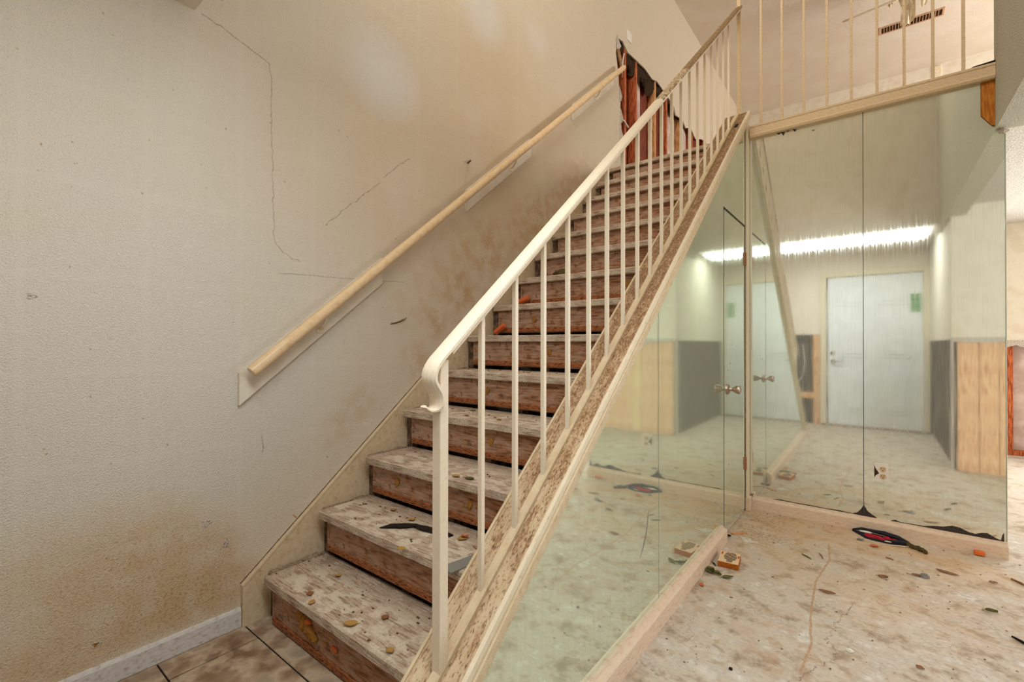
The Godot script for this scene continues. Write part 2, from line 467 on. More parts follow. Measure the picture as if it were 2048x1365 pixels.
func paint_left_wall() -> void:
	# 400 pixels a metre; column = depth, row = down from 3.52 m
	var img := blank(2048, 1408, rgb(190, 165, 125))
	var at := func(d: float, y: float) -> Vector2: return Vector2(d, 3.52 - y) * 400.0
	var soft := noise(201, 0.004, 3)
	var mid := noise(202, 0.02, 4)
	var fine := noise(203, 0.2, 3)
	var tan := rgb(196, 164, 118)
	var brown := rgb(152, 102, 48)
	# greyer tone by the entry, tan middle, paler bluish patches
	for q in [[0.3, 1.9, 1.2, 1.7, 0.5], [0.4, 0.9, 0.9, 0.8, 0.3], [0.9, 2.6, 0.9, 0.8, 0.3], [1.1, 1.0, 0.9, 0.8, 0.25]]:
		stain(img, at.call(q[0], q[1]), Vector2(q[2], q[3]) * 400, rgb(209, 206, 199), q[4], soft, -0.3, 0.5)
	for q in [[1.9, 1.9, 1.3, 0.8, 0.22], [2.6, 2.4, 1.0, 0.7, 0.22], [2.4, 2.9, 0.9, 0.5, 0.2]]:
		stain(img, at.call(q[0], q[1]), Vector2(q[2], q[3]) * 400, tan, q[4], soft, 0.1, 0.6)
	var pale_blue := rgb(221, 223, 226)
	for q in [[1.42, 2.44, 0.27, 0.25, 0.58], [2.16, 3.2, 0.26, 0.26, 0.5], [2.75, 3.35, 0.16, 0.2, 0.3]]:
		stain(img, at.call(q[0], q[1]), Vector2(q[2], q[3]) * 400, pale_blue, q[4], soft, -0.1, 0.5, 0.25)
	# dirt that hands and water left along the stair
	for q in [[1.964, 1.416, 0.16, 0.13, 0.7], [1.767, 1.23, 0.13, 0.12, 0.65], [1.659, 0.996, 0.14, 0.16, 0.5], [2.334, 1.713, 0.3, 0.2, 0.5], [1.237, 0.763, 0.22, 0.1, 0.45],
			[2.667, 1.981, 0.4, 0.22, 0.5], [2.138, 1.7, 0.3, 0.2, 0.4], [2.924, 2.0, 0.5, 0.25, 0.5], [2.1, 1.25, 0.3, 0.2, 0.45], [3.3, 2.35, 0.6, 0.3, 0.5], [1.9, 1.5, 0.6, 0.4, 0.3]]:
		stain(img, at.call(q[0], q[1]), Vector2(q[2], q[3]) * 400, rgb(186, 142, 84), q[4] * 0.8, mid, 0.3, 0.8, -0.69)
		stain(img, at.call(q[0], q[1]), Vector2(q[2], q[3]) * 320, brown, q[4] * 0.5, fine, 0.5, 0.85, -0.69)
	# damp above the baseboard
	for q in [[0.48, 0.28, 0.3, 0.24, 0.5], [0.628, 0.17, 0.3, 0.12, 0.65], [0.238, 0.12, 0.24, 0.12, 0.5], [0.412, 0.42, 0.3, 0.2, 0.28], [0.7, 0.26, 0.1, 0.24, 0.3], [0.2, 0.3, 0.14, 0.3, 0.25]]:
		stain(img, at.call(q[0], q[1]), Vector2(q[2], q[3]) * 400, rgb(192, 158, 106), q[4] * 0.95, mid, -0.1, 0.7)
		stain(img, at.call(q[0], q[1]), Vector2(q[2], q[3]) * 400, rgb(150, 110, 62), q[4] * 0.8, fine, 0.5, 0.85)
	# specks all over
	var r := RandomNumberGenerator.new()
	r.seed = 8
	for i in 420:
		var p: Vector2 = at.call(r.randf_range(0.1, 4.0), r.randf_range(0.1, 3.4))
		var c := brown if r.randf() < 0.6 else rgb(104, 98, 90)
		var w := r.randf_range(0.4, 1.5)
		stain(img, p, Vector2(w, w * r.randf_range(0.6, 2.0)), c, r.randf_range(0.3, 0.9), mid, -1.0, 0.0)
	var grey := rgb(96, 88, 78)
	var dry := func(list: Array, w: float, c: Color, a: float, wobble := 3.0) -> void:
		var pts := []
		for q in list:
			pts.append(at.call(q[0], q[1]))
		scratch(img, pts, w, c, a, wobble)
	dry.call([[0.622, 2.306], [0.7, 2.29], [0.78, 2.262], [0.866, 2.236]], 0.7, grey, 0.7, 2.0)
	dry.call([[0.866, 2.236], [0.872, 2.0], [0.878, 1.75], [0.885, 1.511]], 0.6, grey, 0.6, 2.5)
	dry.call([[0.885, 1.511], [0.93, 1.47], [0.994, 1.444]], 0.6, grey, 0.6)
	dry.call([[0.902, 1.388], [1.05, 1.395], [1.247, 1.402], [1.55, 1.42]], 0.6, grey, 0.6, 1.0)
	dry.call([[1.108, 1.628], [1.25, 1.765], [1.4, 1.9]], 0.8, rgb(120, 104, 84), 0.7)
	dry.call([[1.42, 1.93], [1.5, 2.01], [1.587, 2.081]], 0.8, rgb(120, 104, 84), 0.7)
	dry.call([[1.462, 1.197], [1.52, 1.212], [1.55, 1.222], [1.564, 1.236]], 1.0, rgb(90, 76, 60), 0.8)
	dry.call([[0.836, 0.72], [0.846, 0.66]], 0.8, grey, 0.6)
	dry.call([[0.97, 0.37], [0.985, 0.352]], 1.4, rgb(190, 132, 60), 0.8)
	dry.call([[1.31, 0.62], [1.33, 0.56]], 0.8, grey, 0.5)
	dry.call([[2.03, 1.33], [2.06, 1.27]], 0.8, rgb(210, 200, 186), 0.7)
	for y in 1408:                                 # stains fade out where the sheet ends
		for x in 2048:
			if x > 1900 or y < 90:
				var c := img.get_pixel(x, y)
				if c.a > 0.0:
					c.a *= smoothstep(2046.0, 1900.0, x) * smoothstep(2.0, 90.0, y)
					img.set_pixel(x, y, c)
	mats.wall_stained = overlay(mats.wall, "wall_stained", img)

func paint_floor() -> void:
	# 500 pixels a metre; column = x from 0, row = depth from 0.2
	var img := blank(1300, 1650, rgb(190, 165, 135))
	var at := func(x: float, d: float) -> Vector2: return Vector2(x, d - 0.2) * 500.0
	var soft := noise(211, 0.006, 4)
	var mid := noise(212, 0.02, 4)
	var fine := noise(213, 0.09, 4)
	# wood dust against the walls, pale plaster smears, tan scuffs
	for q in [[1.75, 3.3, 0.8, 0.3, 0.6], [1.45, 3.0, 0.3, 0.5, 0.5], [2.2, 3.1, 0.5, 0.3, 0.4], [1.9, 2.6, 0.5, 0.4, 0.3]]:
		stain(img, at.call(q[0], q[1]), Vector2(q[2], q[3]) * 500, rgb(206, 162, 116), q[4], soft, 0.1, 0.6)
	for q in [[1.42, 1.95, 0.2, 0.45, 0.5], [1.6, 2.1, 0.25, 0.3, 0.3], [1.36, 2.85, 0.08, 0.06, 0.9], [1.85, 2.45, 0.3, 0.12, 0.4], [1.5, 1.65, 0.2, 0.2, 0.5], [1.85, 2.7, 0.1, 0.06, 0.6], [2.2, 2.2, 0.4, 0.4, 0.3]]:
		stain(img, at.call(q[0], q[1]), Vector2(q[2], q[3]) * 500, rgb(222, 214, 204), q[4], mid, 0.42, 0.7)
	for q in [[1.62, 2.0, 0.2, 0.3, 0.5], [1.75, 1.8, 0.15, 0.2, 0.4], [1.9, 1.75, 0.2, 0.3, 0.4], [1.38, 2.2, 0.12, 0.5, 0.4], [1.95, 2.9, 0.4, 0.2, 0.3], [2.3, 2.6, 0.3, 0.4, 0.3]]:
		stain(img, at.call(q[0], q[1]), Vector2(q[2], q[3]) * 500, rgb(178, 138, 106), q[4], mid, 0.42, 0.75)
	stain(img, at.call(1.9, 2.3), Vector2(520, 700), rgb(160, 148, 136), 0.22, fine, 0.5, 0.85)
	stain(img, at.call(2.25, 2.6), Vector2(300, 420), rgb(130, 120, 112), 0.4, fine, 0.62, 0.85)
	stain(img, at.call(1.4, 3.1), Vector2(90, 190), rgb(128, 98, 72), 0.55, fine, 0.45, 0.75)
	var line := func(list: Array, w: float, c: Color, a: float, wobble := 4.0) -> void:
		var pts := []
		for q in list:
			pts.append(at.call(q[0], q[1]))
		scratch(img, pts, w, c, a, wobble)
	line.call([[1.729, 3.07], [1.748, 2.86], [1.713, 2.548], [1.728, 2.19], [1.748, 2.01], [1.735, 1.82]], 2.2, rgb(184, 146, 112), 0.6, 1.5)
	line.call([[1.856, 2.451], [1.835, 2.327], [1.805, 2.209], [1.794, 2.075], [1.816, 2.029], [1.82, 1.965], [1.779, 1.885], [1.753, 1.813], [1.7, 1.72]], 0.8, rgb(112, 92, 74), 0.9, 9.0)
	line.call([[1.805, 2.209], [1.947, 2.297]], 0.8, rgb(160, 130, 104), 0.6, 9.0)
	line.call([[1.353, 1.958], [1.364, 1.859], [1.449, 1.639]], 0.8, rgb(150, 120, 94), 0.7, 9.0)
	line.call([[1.805, 2.209], [1.87, 2.1], [1.95, 2.03], [1.98, 1.9]], 0.8, rgb(150, 120, 94), 0.6, 9.0)
	line.call([[2.087, 3.25], [2.07, 3.05], [2.12, 2.98]], 0.8, rgb(150, 120, 94), 0.6, 6.0)
	var r := RandomNumberGenerator.new()
	r.seed = 31
	for i in 900:                                  # short swept scrapes and specks
		var p: Vector2 = at.call(r.randf_range(1.3, 2.6), r.randf_range(1.3, 3.4))
		var l := r.randf_range(2.0, 34.0)
		scratch(img, [p, p + Vector2(l, r.randf_range(-0.5, 0.2) * l)], r.randf_range(0.3, 1.0), [rgb(146, 120, 98), rgb(128, 116, 106), rgb(228, 220, 210), rgb(222, 214, 204)][r.randi() % 4], r.randf_range(0.2, 0.6), 5.0)
	for i in 60:                                   # broad pale and grey smears
		var p: Vector2 = at.call(r.randf_range(1.3, 2.6), r.randf_range(1.3, 3.3))
		stain(img, p, Vector2(r.randf_range(20, 90), r.randf_range(6, 24)), [rgb(226, 220, 212), rgb(150, 138, 126), rgb(172, 142, 114)][r.randi() % 3], r.randf_range(0.3, 0.6), fine, 0.4, 0.7, r.randf_range(-0.5, 0.2))
	# water marks by the first step
	for q in [[0.25, 0.62, 0.2, 0.12, 0.5], [0.1, 0.7, 0.12, 0.1, 0.6]]:
		stain(img, at.call(q[0], q[1]), Vector2(q[2], q[3]) * 500, rgb(110, 84, 60), q[4], mid, 0.4, 0.7)
	mats.floor_marked = overlay(mats.floor, "floor_marked", img)
	var timg := blank(600, 330, rgb(190, 165, 135))
	for q in [[120, 140, 160, 80, rgb(118, 88, 60), 0.7], [330, 120, 150, 90, rgb(212, 200, 180), 0.8], [90, 230, 120, 60, rgb(112, 84, 60), 0.8], [400, 250, 160, 80, rgb(150, 134, 116), 0.6], [220, 200, 120, 60, rgb(206, 190, 166), 0.6], [40, 60, 60, 60, rgb(96, 70, 48), 0.8]]:
		stain(timg, Vector2(q[0], q[1]), Vector2(q[2], q[3]), q[4], q[5], mid, 0.4, 0.65)
	mats.tile_marked = overlay(mats.tile, "tile_marked", timg)

func paint_stairs() -> void:
	# treads: across 1.05 m, from the front edge (row 0) round the nosing to the back
	var img := blank(896, 280, rgb(206, 190, 164))
	var mid := noise(221, 0.012, 5)
	var fine := noise(222, 0.09, 4)
	var grain := noise(223, 0.03, 3)
	for y in 280:
		for x in 896:
			var m := mid.get_noise_2d(x, y * 1.3) * 0.5 + 0.5
			var f := fine.get_noise_2d(x, y) * 0.5 + 0.5
			var g := grain.get_noise_2d(x * 0.2, y * 2.5) * 0.5 + 0.5
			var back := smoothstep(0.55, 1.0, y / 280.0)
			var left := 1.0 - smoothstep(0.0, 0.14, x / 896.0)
			var a := smoothstep(0.42, 0.6, m + 0.18 * (g - 0.5)) * (0.55 + 0.45 * smoothstep(0.3, 0.5, f)) * (1.0 - 0.8 * back)
			if y < 50:                           # the front edge is scuffed bare
				a *= 0.25 + 0.5 * smoothstep(0.45, 0.6, f)
			over(img, x, y, rgb(216, 203, 180), a * 0.9)
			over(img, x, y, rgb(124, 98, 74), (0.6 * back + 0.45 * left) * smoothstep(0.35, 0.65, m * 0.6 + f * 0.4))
			over(img, x, y, rgb(150, 104, 72), 0.5 * smoothstep(0.6, 0.75, f) * smoothstep(0.5, 0.35, m))
			over(img, x, y, rgb(112, 90, 70), 0.5 * smoothstep(0.72, 0.8, f))
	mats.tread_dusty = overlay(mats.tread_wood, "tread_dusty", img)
	# risers: paint overspray in white specks, knots and dark smears
	var rimg := blank(1024, 160, rgb(210, 190, 175))
	var rs := noise(225, 0.35, 2)
	var rm := noise(226, 0.01, 3)
	for y in 160:
		for x in 1024:
			var k := smoothstep(0.3, 0.8, rm.get_noise_2d(x, y * 2) * 0.5 + 0.75 - 0.5 * x / 1024.0)
			var sp := rs.get_noise_2d(x, y) * 0.5 + 0.5
			over(rimg, x, y, rgb(192, 166, 146), 0.25 * k)
			over(rimg, x, y, rgb(216, 200, 186), 0.75 * k * smoothstep(0.6, 0.72, sp))
			over(rimg, x, y, rgb(74, 46, 32), 0.45 * smoothstep(0.68, 0.82, rm.get_noise_2d(x * 2 + 900, y * 2) * 0.5 + 0.5))
			over(rimg, x, y, rgb(84, 54, 38), 0.5 * smoothstep(0.78, 0.86, rs.get_noise_2d(x * 0.4 + 500, y * 0.4) * 0.5 + 0.5))
	mats.riser_speckled = overlay(mats.riser_wood, "riser_speckled", rimg)
	# cap of the stair wall: cream paint, mouldy dirt thickening towards the top (column = along, row = across)
	var cimg := blank(2048, 128, rgb(150, 112, 76))
	var c1 := noise(231, 0.11, 4)
	var c2 := noise(232, 0.012, 3)
	var c3 := noise(233, 0.03, 4)
	for y in 128:
		for x in 2048:
			var along := x / 2048.0
			var n := c1.get_noise_2d(x * 1.0, y * 1.6) * 0.35 + c3.get_noise_2d(x, y * 1.5) * 0.3 + 0.5
			var l := c2.get_noise_2d(x, y * 3.0) * 0.5 + 0.5
			var amount := clampf(0.28 + 1.0 * smoothstep(0.0, 0.7, along) + 0.9 * (l - 0.5), 0.0, 1.0)
			var edge := smoothstep(0.0, 0.08, y / 128.0) * (1.0 - smoothstep(0.88, 0.99, y / 128.0))
			over(cimg, x, y, rgb(178, 142, 106), 0.75 * edge * smoothstep(0.0, 0.9, amount))
			over(cimg, x, y, rgb(150, 112, 78).lerp(rgb(132, 98, 64), along), 0.9 * edge * smoothstep(0.72 - 0.42 * amount, 0.92 - 0.36 * amount, n))
			over(cimg, x, y, rgb(88, 62, 40), 0.75 * edge * smoothstep(0.66 - 0.08 * amount, 0.78 - 0.08 * amount, c1.get_noise_2d(x + 700, y * 1.4 + 50) * 0.5 + 0.5))
	mats.cap_dirty = overlay(mats.skirt_paint, "cap_dirty", cimg)

# ------------------------------------------------------------------ the scene
func _ready() -> void:
	rng.seed = 4
	set_view()
	set_light()
	make_materials()
	build_floor()
	build_left_wall()
	build_shell()
	build_far_room()
	build_front_door()
	build_mirrors()
	build_stairs()
	build_stair_railing()
	build_loft()
	build_wall_handrail()
	build_litter()

func set_view() -> void:
	var cam := Camera3D.new()
	cam.name = "camera"
	cam.position = P(1.9399, 1.0968, 0.0)
	cam.rotation = Vector3(0.006, 0.6673, 0.0018)
	cam.fov = rad_to_deg(2.0 * atan(682.5 / 926.466))
	cam.near = 0.02
	cam.current = true
	add_child(cam)
	var env := Environment.new()
	env.background_mode = Environment.BG_SKY
	var sky := Sky.new()
	sky.sky_material = PhysicalSkyMaterial.new()
	env.sky = sky
	env.tonemap_mode = Environment.TONE_MAPPER_LINEAR
	env.tonemap_exposure = 0.94
	env.sdfgi_enabled = true
	env.ssao_enabled = true
	env.ssil_enabled = true
	var w := WorldEnvironment.new()
	w.name = "environment"
	w.environment = env
	add_child(w)

# a window that gives daylight: glowing pane, frame, and a light of its size in front. turn: which way it looks
func glow_window(called: String, centre: Vector3, size: Vector2, turn: float, radiance: float, colour: Color) -> void:
	var win := structure_root(called)
	win.position = centre
	win.rotation.y = turn
	var fr := mat(called + "_frame", rgb(228, 222, 210), 0.5)
	var fs := S()
	var hx := size.x / 2
	var hy := size.y / 2
	for s in [-1.0, 1.0]:
		fs.box(Vector3(s * (hx + 0.03), 0, 0.0), Vector3(0.03, hy + 0.06, 0.04), 0.005)
		fs.box(Vector3(0, s * (hy + 0.03), 0.0), Vector3(hx, 0.03, 0.04), 0.005)
	fs.box(Vector3(0, 0, 0.0), Vector3(0.02, hy, 0.03), 0.004)
	var f := MeshInstance3D.new()
	f.name = "window_frame"
	f.mesh = fs.mesh()
	f.material_override = fr
	win.add_child(f, true)
	for s in [-1.0, 1.0]:
		var g := StandardMaterial3D.new()
		g.albedo_color = Color(0.8, 0.85, 0.9)
		g.emission_enabled = true
		g.emission = colour
		g.emission_energy_multiplier = 1.2
		var ps := S()
		ps.box(Vector3(s * (hx / 2 + 0.01), 0, 0.02), Vector3(hx / 2 - 0.01, hy, 0.004), 0.0)
		var p := MeshInstance3D.new()
		p.name = "window_pane"
		p.mesh = ps.mesh()
		p.material_override = g
		win.add_child(p, true)
	var l := AreaLight3D.new()
	l.name = "daylight"
	l.area_size = size
	l.light_color = colour
	l.light_energy = radiance * size.x * size.y / PI
	l.shadow_enabled = true
	l.area_range = 30.0
	l.position = Vector3(0, 0, -0.05)
	win.add_child(l)

func set_light() -> void:
	glow_window("window_1", P(4.6, 1.25, 6.62), Vector2(1.9, 1.9), PI, 14.0, Color(0.95, 0.975, 1.0))      # far room, out of view to the right
	glow_window("added_window_2", P(1.2, 4.5, 0.65), Vector2(1.8, 1.1), 0.0, 9.0, Color(1.0, 0.985, 0.955))       # added fill window, out of view high above the entry
	glow_window("window_3", P(5.5, 3.72, 7.5), Vector2(1.2, 1.2), PI / 2, 40.0, Color(1.0, 0.985, 0.955))   # loft
	glow_window("window_4", P(5.5, 1.3, 3.2), Vector2(1.9, 1.6), PI / 2, 1.6, Color(0.95, 0.975, 1.0))     # side of the far room
	# glowing panel and fill light added for the bright band in the mirrors
	var p := thing("added_glow_panel", "added glowing panel on the entry ceiling, standing in for its bright band", "added_light", P(1.65, 2.3, 0.34))
	var g := StandardMaterial3D.new()
	g.albedo_color = Color(0.9, 0.9, 0.88)
	g.emission_enabled = true
	g.emission = Color(0.98, 0.99, 1.0)
	g.emission_energy_multiplier = 0.9
	put("glow_panel", S().bx(0.95, 2.4, 2.295, 2.304, 0.1, 0.585, 0.002), g, p)
	var l := AreaLight3D.new()
	l.name = "panel_fill_light"
	l.area_size = Vector2(1.4, 0.46)
	l.light_color = Color(0.95, 0.98, 1.0)
	l.light_energy = 2.8
	l.area_range = 20.0
	l.shadow_enabled = true
	l.rotation.x = -PI / 2
	l.position = Vector3(0.0, -0.03, 0.0)
	p.add_child(l)

func build_floor() -> void:
	var root := structure_root("floor", "bare dusty concrete floor with tile strips by the first step")
	var map := func(p: Vector3, _m: Vector3) -> Vector2: return Vector2(p.x / 2.6, (-p.z - 0.2) / 3.3)
	put("slab", S(map).bx(0.0, 2.6, -0.1, 0.0, 0.2, 3.5), mats.floor_marked, root)
	var rest := S()
	rest.bx(-0.15, 5.8, -0.1, 0.0, -0.9, 0.2).bx(2.6, 5.8, -0.1, 0.0, 0.2, 3.5).bx(-0.15, 5.8, -0.1, 0.0, 3.5, 6.85).bx(-0.15, 0.0, -0.1, 0.0, 0.2, 3.5)
	put("slab", rest, mats.floor, root)
	var tm := func(p: Vector3, _m: Vector3) -> Vector2: return Vector2(p.x / 1.2, (-p.z - 0.2) / 0.66)
	put("grout", S().bx(0.014, 1.1, -0.02, 0.001, 0.215, 0.846), mats.void, root)
	put("tile", S(tm).bx(0.014, 1.1, -0.01, 0.004, 0.215, 0.494, 0.0015), mats.tile_marked, root)
	put("tile", S(tm).bx(0.014, 0.131, -0.01, 0.004, 0.499, 0.7725, 0.0015), mats.tile_marked, root)
	put("tile", S(tm).bx(0.136, 1.1, -0.01, 0.004, 0.499, 0.7725, 0.0015), mats.tile_marked, root)
	put("tile", S(tm).bx(0.022, 1.1, -0.01, 0.004, 0.7775, 0.846, 0.0015), mats.tile_marked, root)

func build_left_wall() -> void:
	var root := structure_root("wall_left", "tall stained plaster wall beside the stair, cut open at the loft")
	var map := func(p: Vector3, _m: Vector3) -> Vector2: return Vector2(-p.z / 5.12, (3.52 - p.y) / 3.52)
	var edge := PackedVector2Array([Vector2(0, 0), Vector2(3.9, 0), Vector2(3.9, 2.667), Vector2(4.2, 2.667)])
	for q in [[4.17, 2.85], [4.19, 2.98], [4.155, 3.1], [4.17, 3.2], [4.14, 3.33], [4.15, 3.45]]:
		edge.append(Vector2(q[0], q[1]))
	edge.append(Vector2(4.12, 3.52))
	edge.append(Vector2(0, 3.52))
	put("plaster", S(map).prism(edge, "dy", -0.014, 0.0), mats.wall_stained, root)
	var up := PackedVector2Array([Vector2(0, 3.52), Vector2(4.12, 3.52), Vector2(4.1, 3.7), Vector2(4.05, 3.86)])
	for q in [[4.06, 4.02], [4.2, 4.05], [4.32, 4.0], [4.5, 4.02], [4.75, 4.04], [4.95, 4.02], [5.1, 4.06], [5.4, 4.03], [5.65, 4.0], [5.72, 3.92], [5.95, 3.96], [6.1, 3.9], [6.3, 3.98], [6.5, 3.9], [6.8, 4.0], [7.1, 4.02], [7.4, 3.98], [7.9, 4.02], [8.2, 4.0], [9.4, 4.0]]:
		up.append(Vector2(q[0], q[1]))
	up.append(Vector2(9.4, CEIL))
	up.append(Vector2(0, CEIL))
	put("plaster", S().prism(up, "dy", -0.014, 0.0), mats.wall, root)
	put("plaster", S().bx(-0.014, 0.0, 0.0, CEIL, -0.7, 0.0), mats.wall, root)
	put("backing", S().bx(-0.16, -0.125, 0.0, CEIL, -0.85, 9.5), mats.gypsum_pink, root)
	# torn paper fringe down the cut edge
	var torn := S()
	for q in [[4.2, 2.7, 0.05, 0.1], [4.185, 2.93, 0.06, 0.12], [4.16, 3.12, 0.05, 0.1], [4.17, 3.3, 0.035, 0.08], [4.15, 3.5, 0.03, 0.08], [4.1, 3.98, 0.06, 0.07]]:
		torn.prism(PackedVector2Array([Vector2(q[0] - 0.03, q[1] - q[3]), Vector2(q[0] + q[2] * 0.4, q[1] - q[3] * 0.6), Vector2(q[0] + q[2], q[1]), Vector2(q[0] + q[2] * 0.3, q[1] + q[3] * 0.4), Vector2(q[0] - 0.03, q[1] + q[3])]), "dy", -0.004, 0.003)
	put("torn_paper", torn, mats.gypsum_torn, root)
	# bays behind the cut
	var bays := [[4.0, 4.27, "stud_red"], [4.31, 4.54, "stud_red"], [4.58, 4.84, "gypsum_pink"], [4.84, 5.06, "stud_red"], [5.1, 5.42, "stud_red"], [5.46, 5.6, "void"], [5.6, 5.95, "gypsum_pink"], [5.99, 6.4, "gypsum_pink"], [6.44, 6.9, "stud_red"], [6.94, 8.4, "gypsum_pink"]]
	for b in bays:
		put("bay_panel", S().bx(-0.124, -0.095, LOFT, 4.1, b[0], b[1]), mats[b[2]], root)
	for q in [4.27, 4.54, 5.06, 5.42, 5.95, 6.4, 6.9, 7.4, 7.9]:
		put("stud", S().bx(-0.1, -0.014, LOFT, 4.25, q, q + 0.04, 0.003), mats.stud_fir if int(q * 100) % 2 else mats.stud_orange, root)
	# fallen insulation stuck along the top of the cut
	var ins := S()
	rng.seed = 12
	var d := 4.08
	while d < 6.0:
		var w := rng.randf_range(0.06, 0.14)
		var h := rng.randf_range(0.04, 0.15) * (1.1 if d < 5.0 else 0.6)
		clump(ins, P(-0.05, 4.04 - h * 0.4, d + w / 2), Vector3(0.04, h, w * 0.7))
		d += w * 0.8
	put("insulation", ins, mats.insulation, root).set_meta("kind", "stuff")
	put("lath_scrap", S().prism(PackedVector2Array([Vector2(4.1, 3.93), Vector2(4.18, 3.84), Vector2(4.24, 3.72), Vector2(4.23, 3.86), Vector2(4.15, 3.98)]), "dy", -0.03, -0.016), mats.paper_kraft, root)
	put("wire", S().tube([P(-0.03, 4.0, 4.3), P(-0.01, 3.95, 4.25), P(-0.008, 3.88, 4.22), P(-0.01, 3.8, 4.215)], 0.006, 6), mats.white_bit, root)
	put("wire", S().tube([P(-0.02, 3.3, 4.2), P(0.0, 3.28, 4.24), P(0.012, 3.24, 4.3)], 0.008, 6), mats.white_bit, root)
	var ins2 := S()
	ins2.box(P(0.002, 4.17, 4.35), Vector3(0.004, 0.05, 0.05), 0.002)
	put("patch_plate", ins2, mats.white_bit, root)
	# plaster knocked out: shallow dents with a raised paper rim
	for q in [[0.646, 0.435, 0.02, 0.014], [0.713, 0.337, 0.014, 0.02], [0.193, 1.234, 0.012, 0.01], [0.342, 0.144, 0.013, 0.01]]:
		var rim := []
		for i in 9:
			var a := TAU * i / 8.0
			var k := 0.75 + 0.35 * sin(i * 2.4 + q[0] * 40)
			rim.append(P(0.001, q[1] + sin(a) * q[3] * k, q[0] + cos(a) * q[2] * k))
		var s := S().tube(rim, 0.0016, 5, false)
		put("torn_rim", s, mats.gypsum_torn, root)
		var hole := PackedVector2Array()
		for i in 8:
			var a := TAU * i / 8.0
			var k := 0.75 + 0.35 * sin(i * 2.4 + q[0] * 40)
			hole.append(Vector2(q[0] + cos(a) * q[2] * k, q[1] + sin(a) * q[3] * k))
		put("dent", S().prism(hole, "dy", -0.002, 0.0008), mats.foam if q[0] < 0.4 and q[1] < 0.2 else mats.gypsum_torn, root)
	# baseboard left of the first step
	var bb := PackedVector2Array([Vector2(0, 0.004), Vector2(0.013, 0.004), Vector2(0.013, 0.066), Vector2(0.009, 0.076), Vector2(0, 0.076)])
	structure("baseboard_left", S().prism(bb, "xy", -0.69, 0.763), mats.base_white, "scuffed white baseboard on the left wall, ending at the stair skirt")

func clump(s: Shape, c: Vector3, r: Vector3) -> void:    # a ragged lump
	var ringed := []
	var rows := 5
	var cols := 8
	for j in rows + 1:
		var row := []
		for i in cols:
			var th := PI * j / rows
			var ph := TAU * i / cols
			var k := rng.randf_range(0.65, 1.2) if j > 0 and j < rows else 1.0
			row.append(c + Vector3(sin(th) * cos(ph) * r.x, cos(th) * r.y, sin(th) * sin(ph) * r.z) * k)
		ringed.append(row)
	for j in rows:
		for i in cols:
			var i2 := (i + 1) % cols
			var m: Vector3 = (ringed[j][i] + ringed[j + 1][i2]) / 2 - c
			s.quad(ringed[j][i], ringed[j][i2], ringed[j + 1][i2], ringed[j + 1][i], m)

func build_shell() -> void:
	# above the entry: its low ceiling, and the wall that stands on its edge
	structure("ceiling_entry", S().bx(0.0, 2.425, 2.305, 2.42, -0.7, 0.48), mats.ceiling, "low white ceiling over the entry")
	structure("wall_above_entry", S().bx(0.0, 2.425, 2.305, CEIL, 0.48, 0.6), mats.wall_smooth)
	# right of the entry: drywall above, flood-cut boards below
	var r := structure_root("wall_right", "entry side wall with its lower drywall cut away")
	put("drywall", S().bx(2.45, 2.465, 1.14, 2.42, -0.7, 1.33), mats.wall_smooth, r)
	put("core", S().bx(2.49, 2.56, 0.0, 2.42, -0.8, 1.315), mats.void, r)
	var d := -0.7
	var k := 0
	while d < 1.3:
		put("board", S().bx(2.475, 2.49, 0.0, 1.16, d, minf(d + 0.11, 1.318), 0.003), mats.board_dark, r)
		d += 0.115
		k += 1
	var tear := PackedVector2Array([Vector2(2.45, 0.0), Vector2(2.465, 0.0), Vector2(2.465, 1.16), Vector2(2.45, 1.16)])
	put("drywall_edge", S().prism(tear, "xy", 1.26, 1.335), mats.gypsum_torn, r)
	# bulkhead over the opening to the far room
	structure("wall_bulkhead", S().bx(2.425, 2.545, 2.215, CEIL, 0.6, 3.46), mats.wall_shaded, "bulkhead wall hanging above the opening to the next room")
	structure("wall_entry_upper", S().bx(2.425, 2.545, 2.306, CEIL, -0.8, 0.6), mats.wall_smooth)
	# plank wall that faces the far room (seen in the mirrors)
	var pw := structure_root("wall_planks", "wall of bare pine boards below white drywall")
	put("drywall", S().bx(2.45, 5.6, 1.13, 2.3, 1.318, 1.332), mats.wall_smooth, pw)
	put("core", S().bx(2.5, 5.6, 0.0, 2.3, 1.22, 1.3), mats.void, pw)
	var x := 2.475
	k = 0
	while x < 5.55:
		var w: float = [0.15, 0.12, 0.155, 0.11, 0.14][k % 5]
		put("plank", S().bx(x, x + w - 0.004, 0.0, 1.17, 1.3, 1.316 + 0.003 * (k % 2), 0.003), mats.plank_gold if k % 4 == 3 else mats.plank_pine, pw)
		x += w
		k += 1
	var ragged := PackedVector2Array([Vector2(2.46, 1.12)])
	for i in 14:
		ragged.append(Vector2(2.5 + i * 0.055, 1.125 - 0.05 * absf(sin(i * 1.9)) * (1.0 if i > 5 and i < 9 else 0.3)))
	ragged.append(Vector2(3.2, 1.16))
	ragged.append(Vector2(2.46, 1.16))
	put("torn_paper", S().prism(ragged, "xy", 1.332, 1.336), mats.gypsum_torn, pw)
	# closing walls that are only met by light
	structure("wall_side", S().bx(5.6, 5.75, 0.0, CEIL, 1.2, 9.5), mats.wall_smooth)
	structure("wall_under_loft", S().bx(2.44, 2.47, 0.0, 2.3, 3.56, 6.67), mats.wall_smooth)

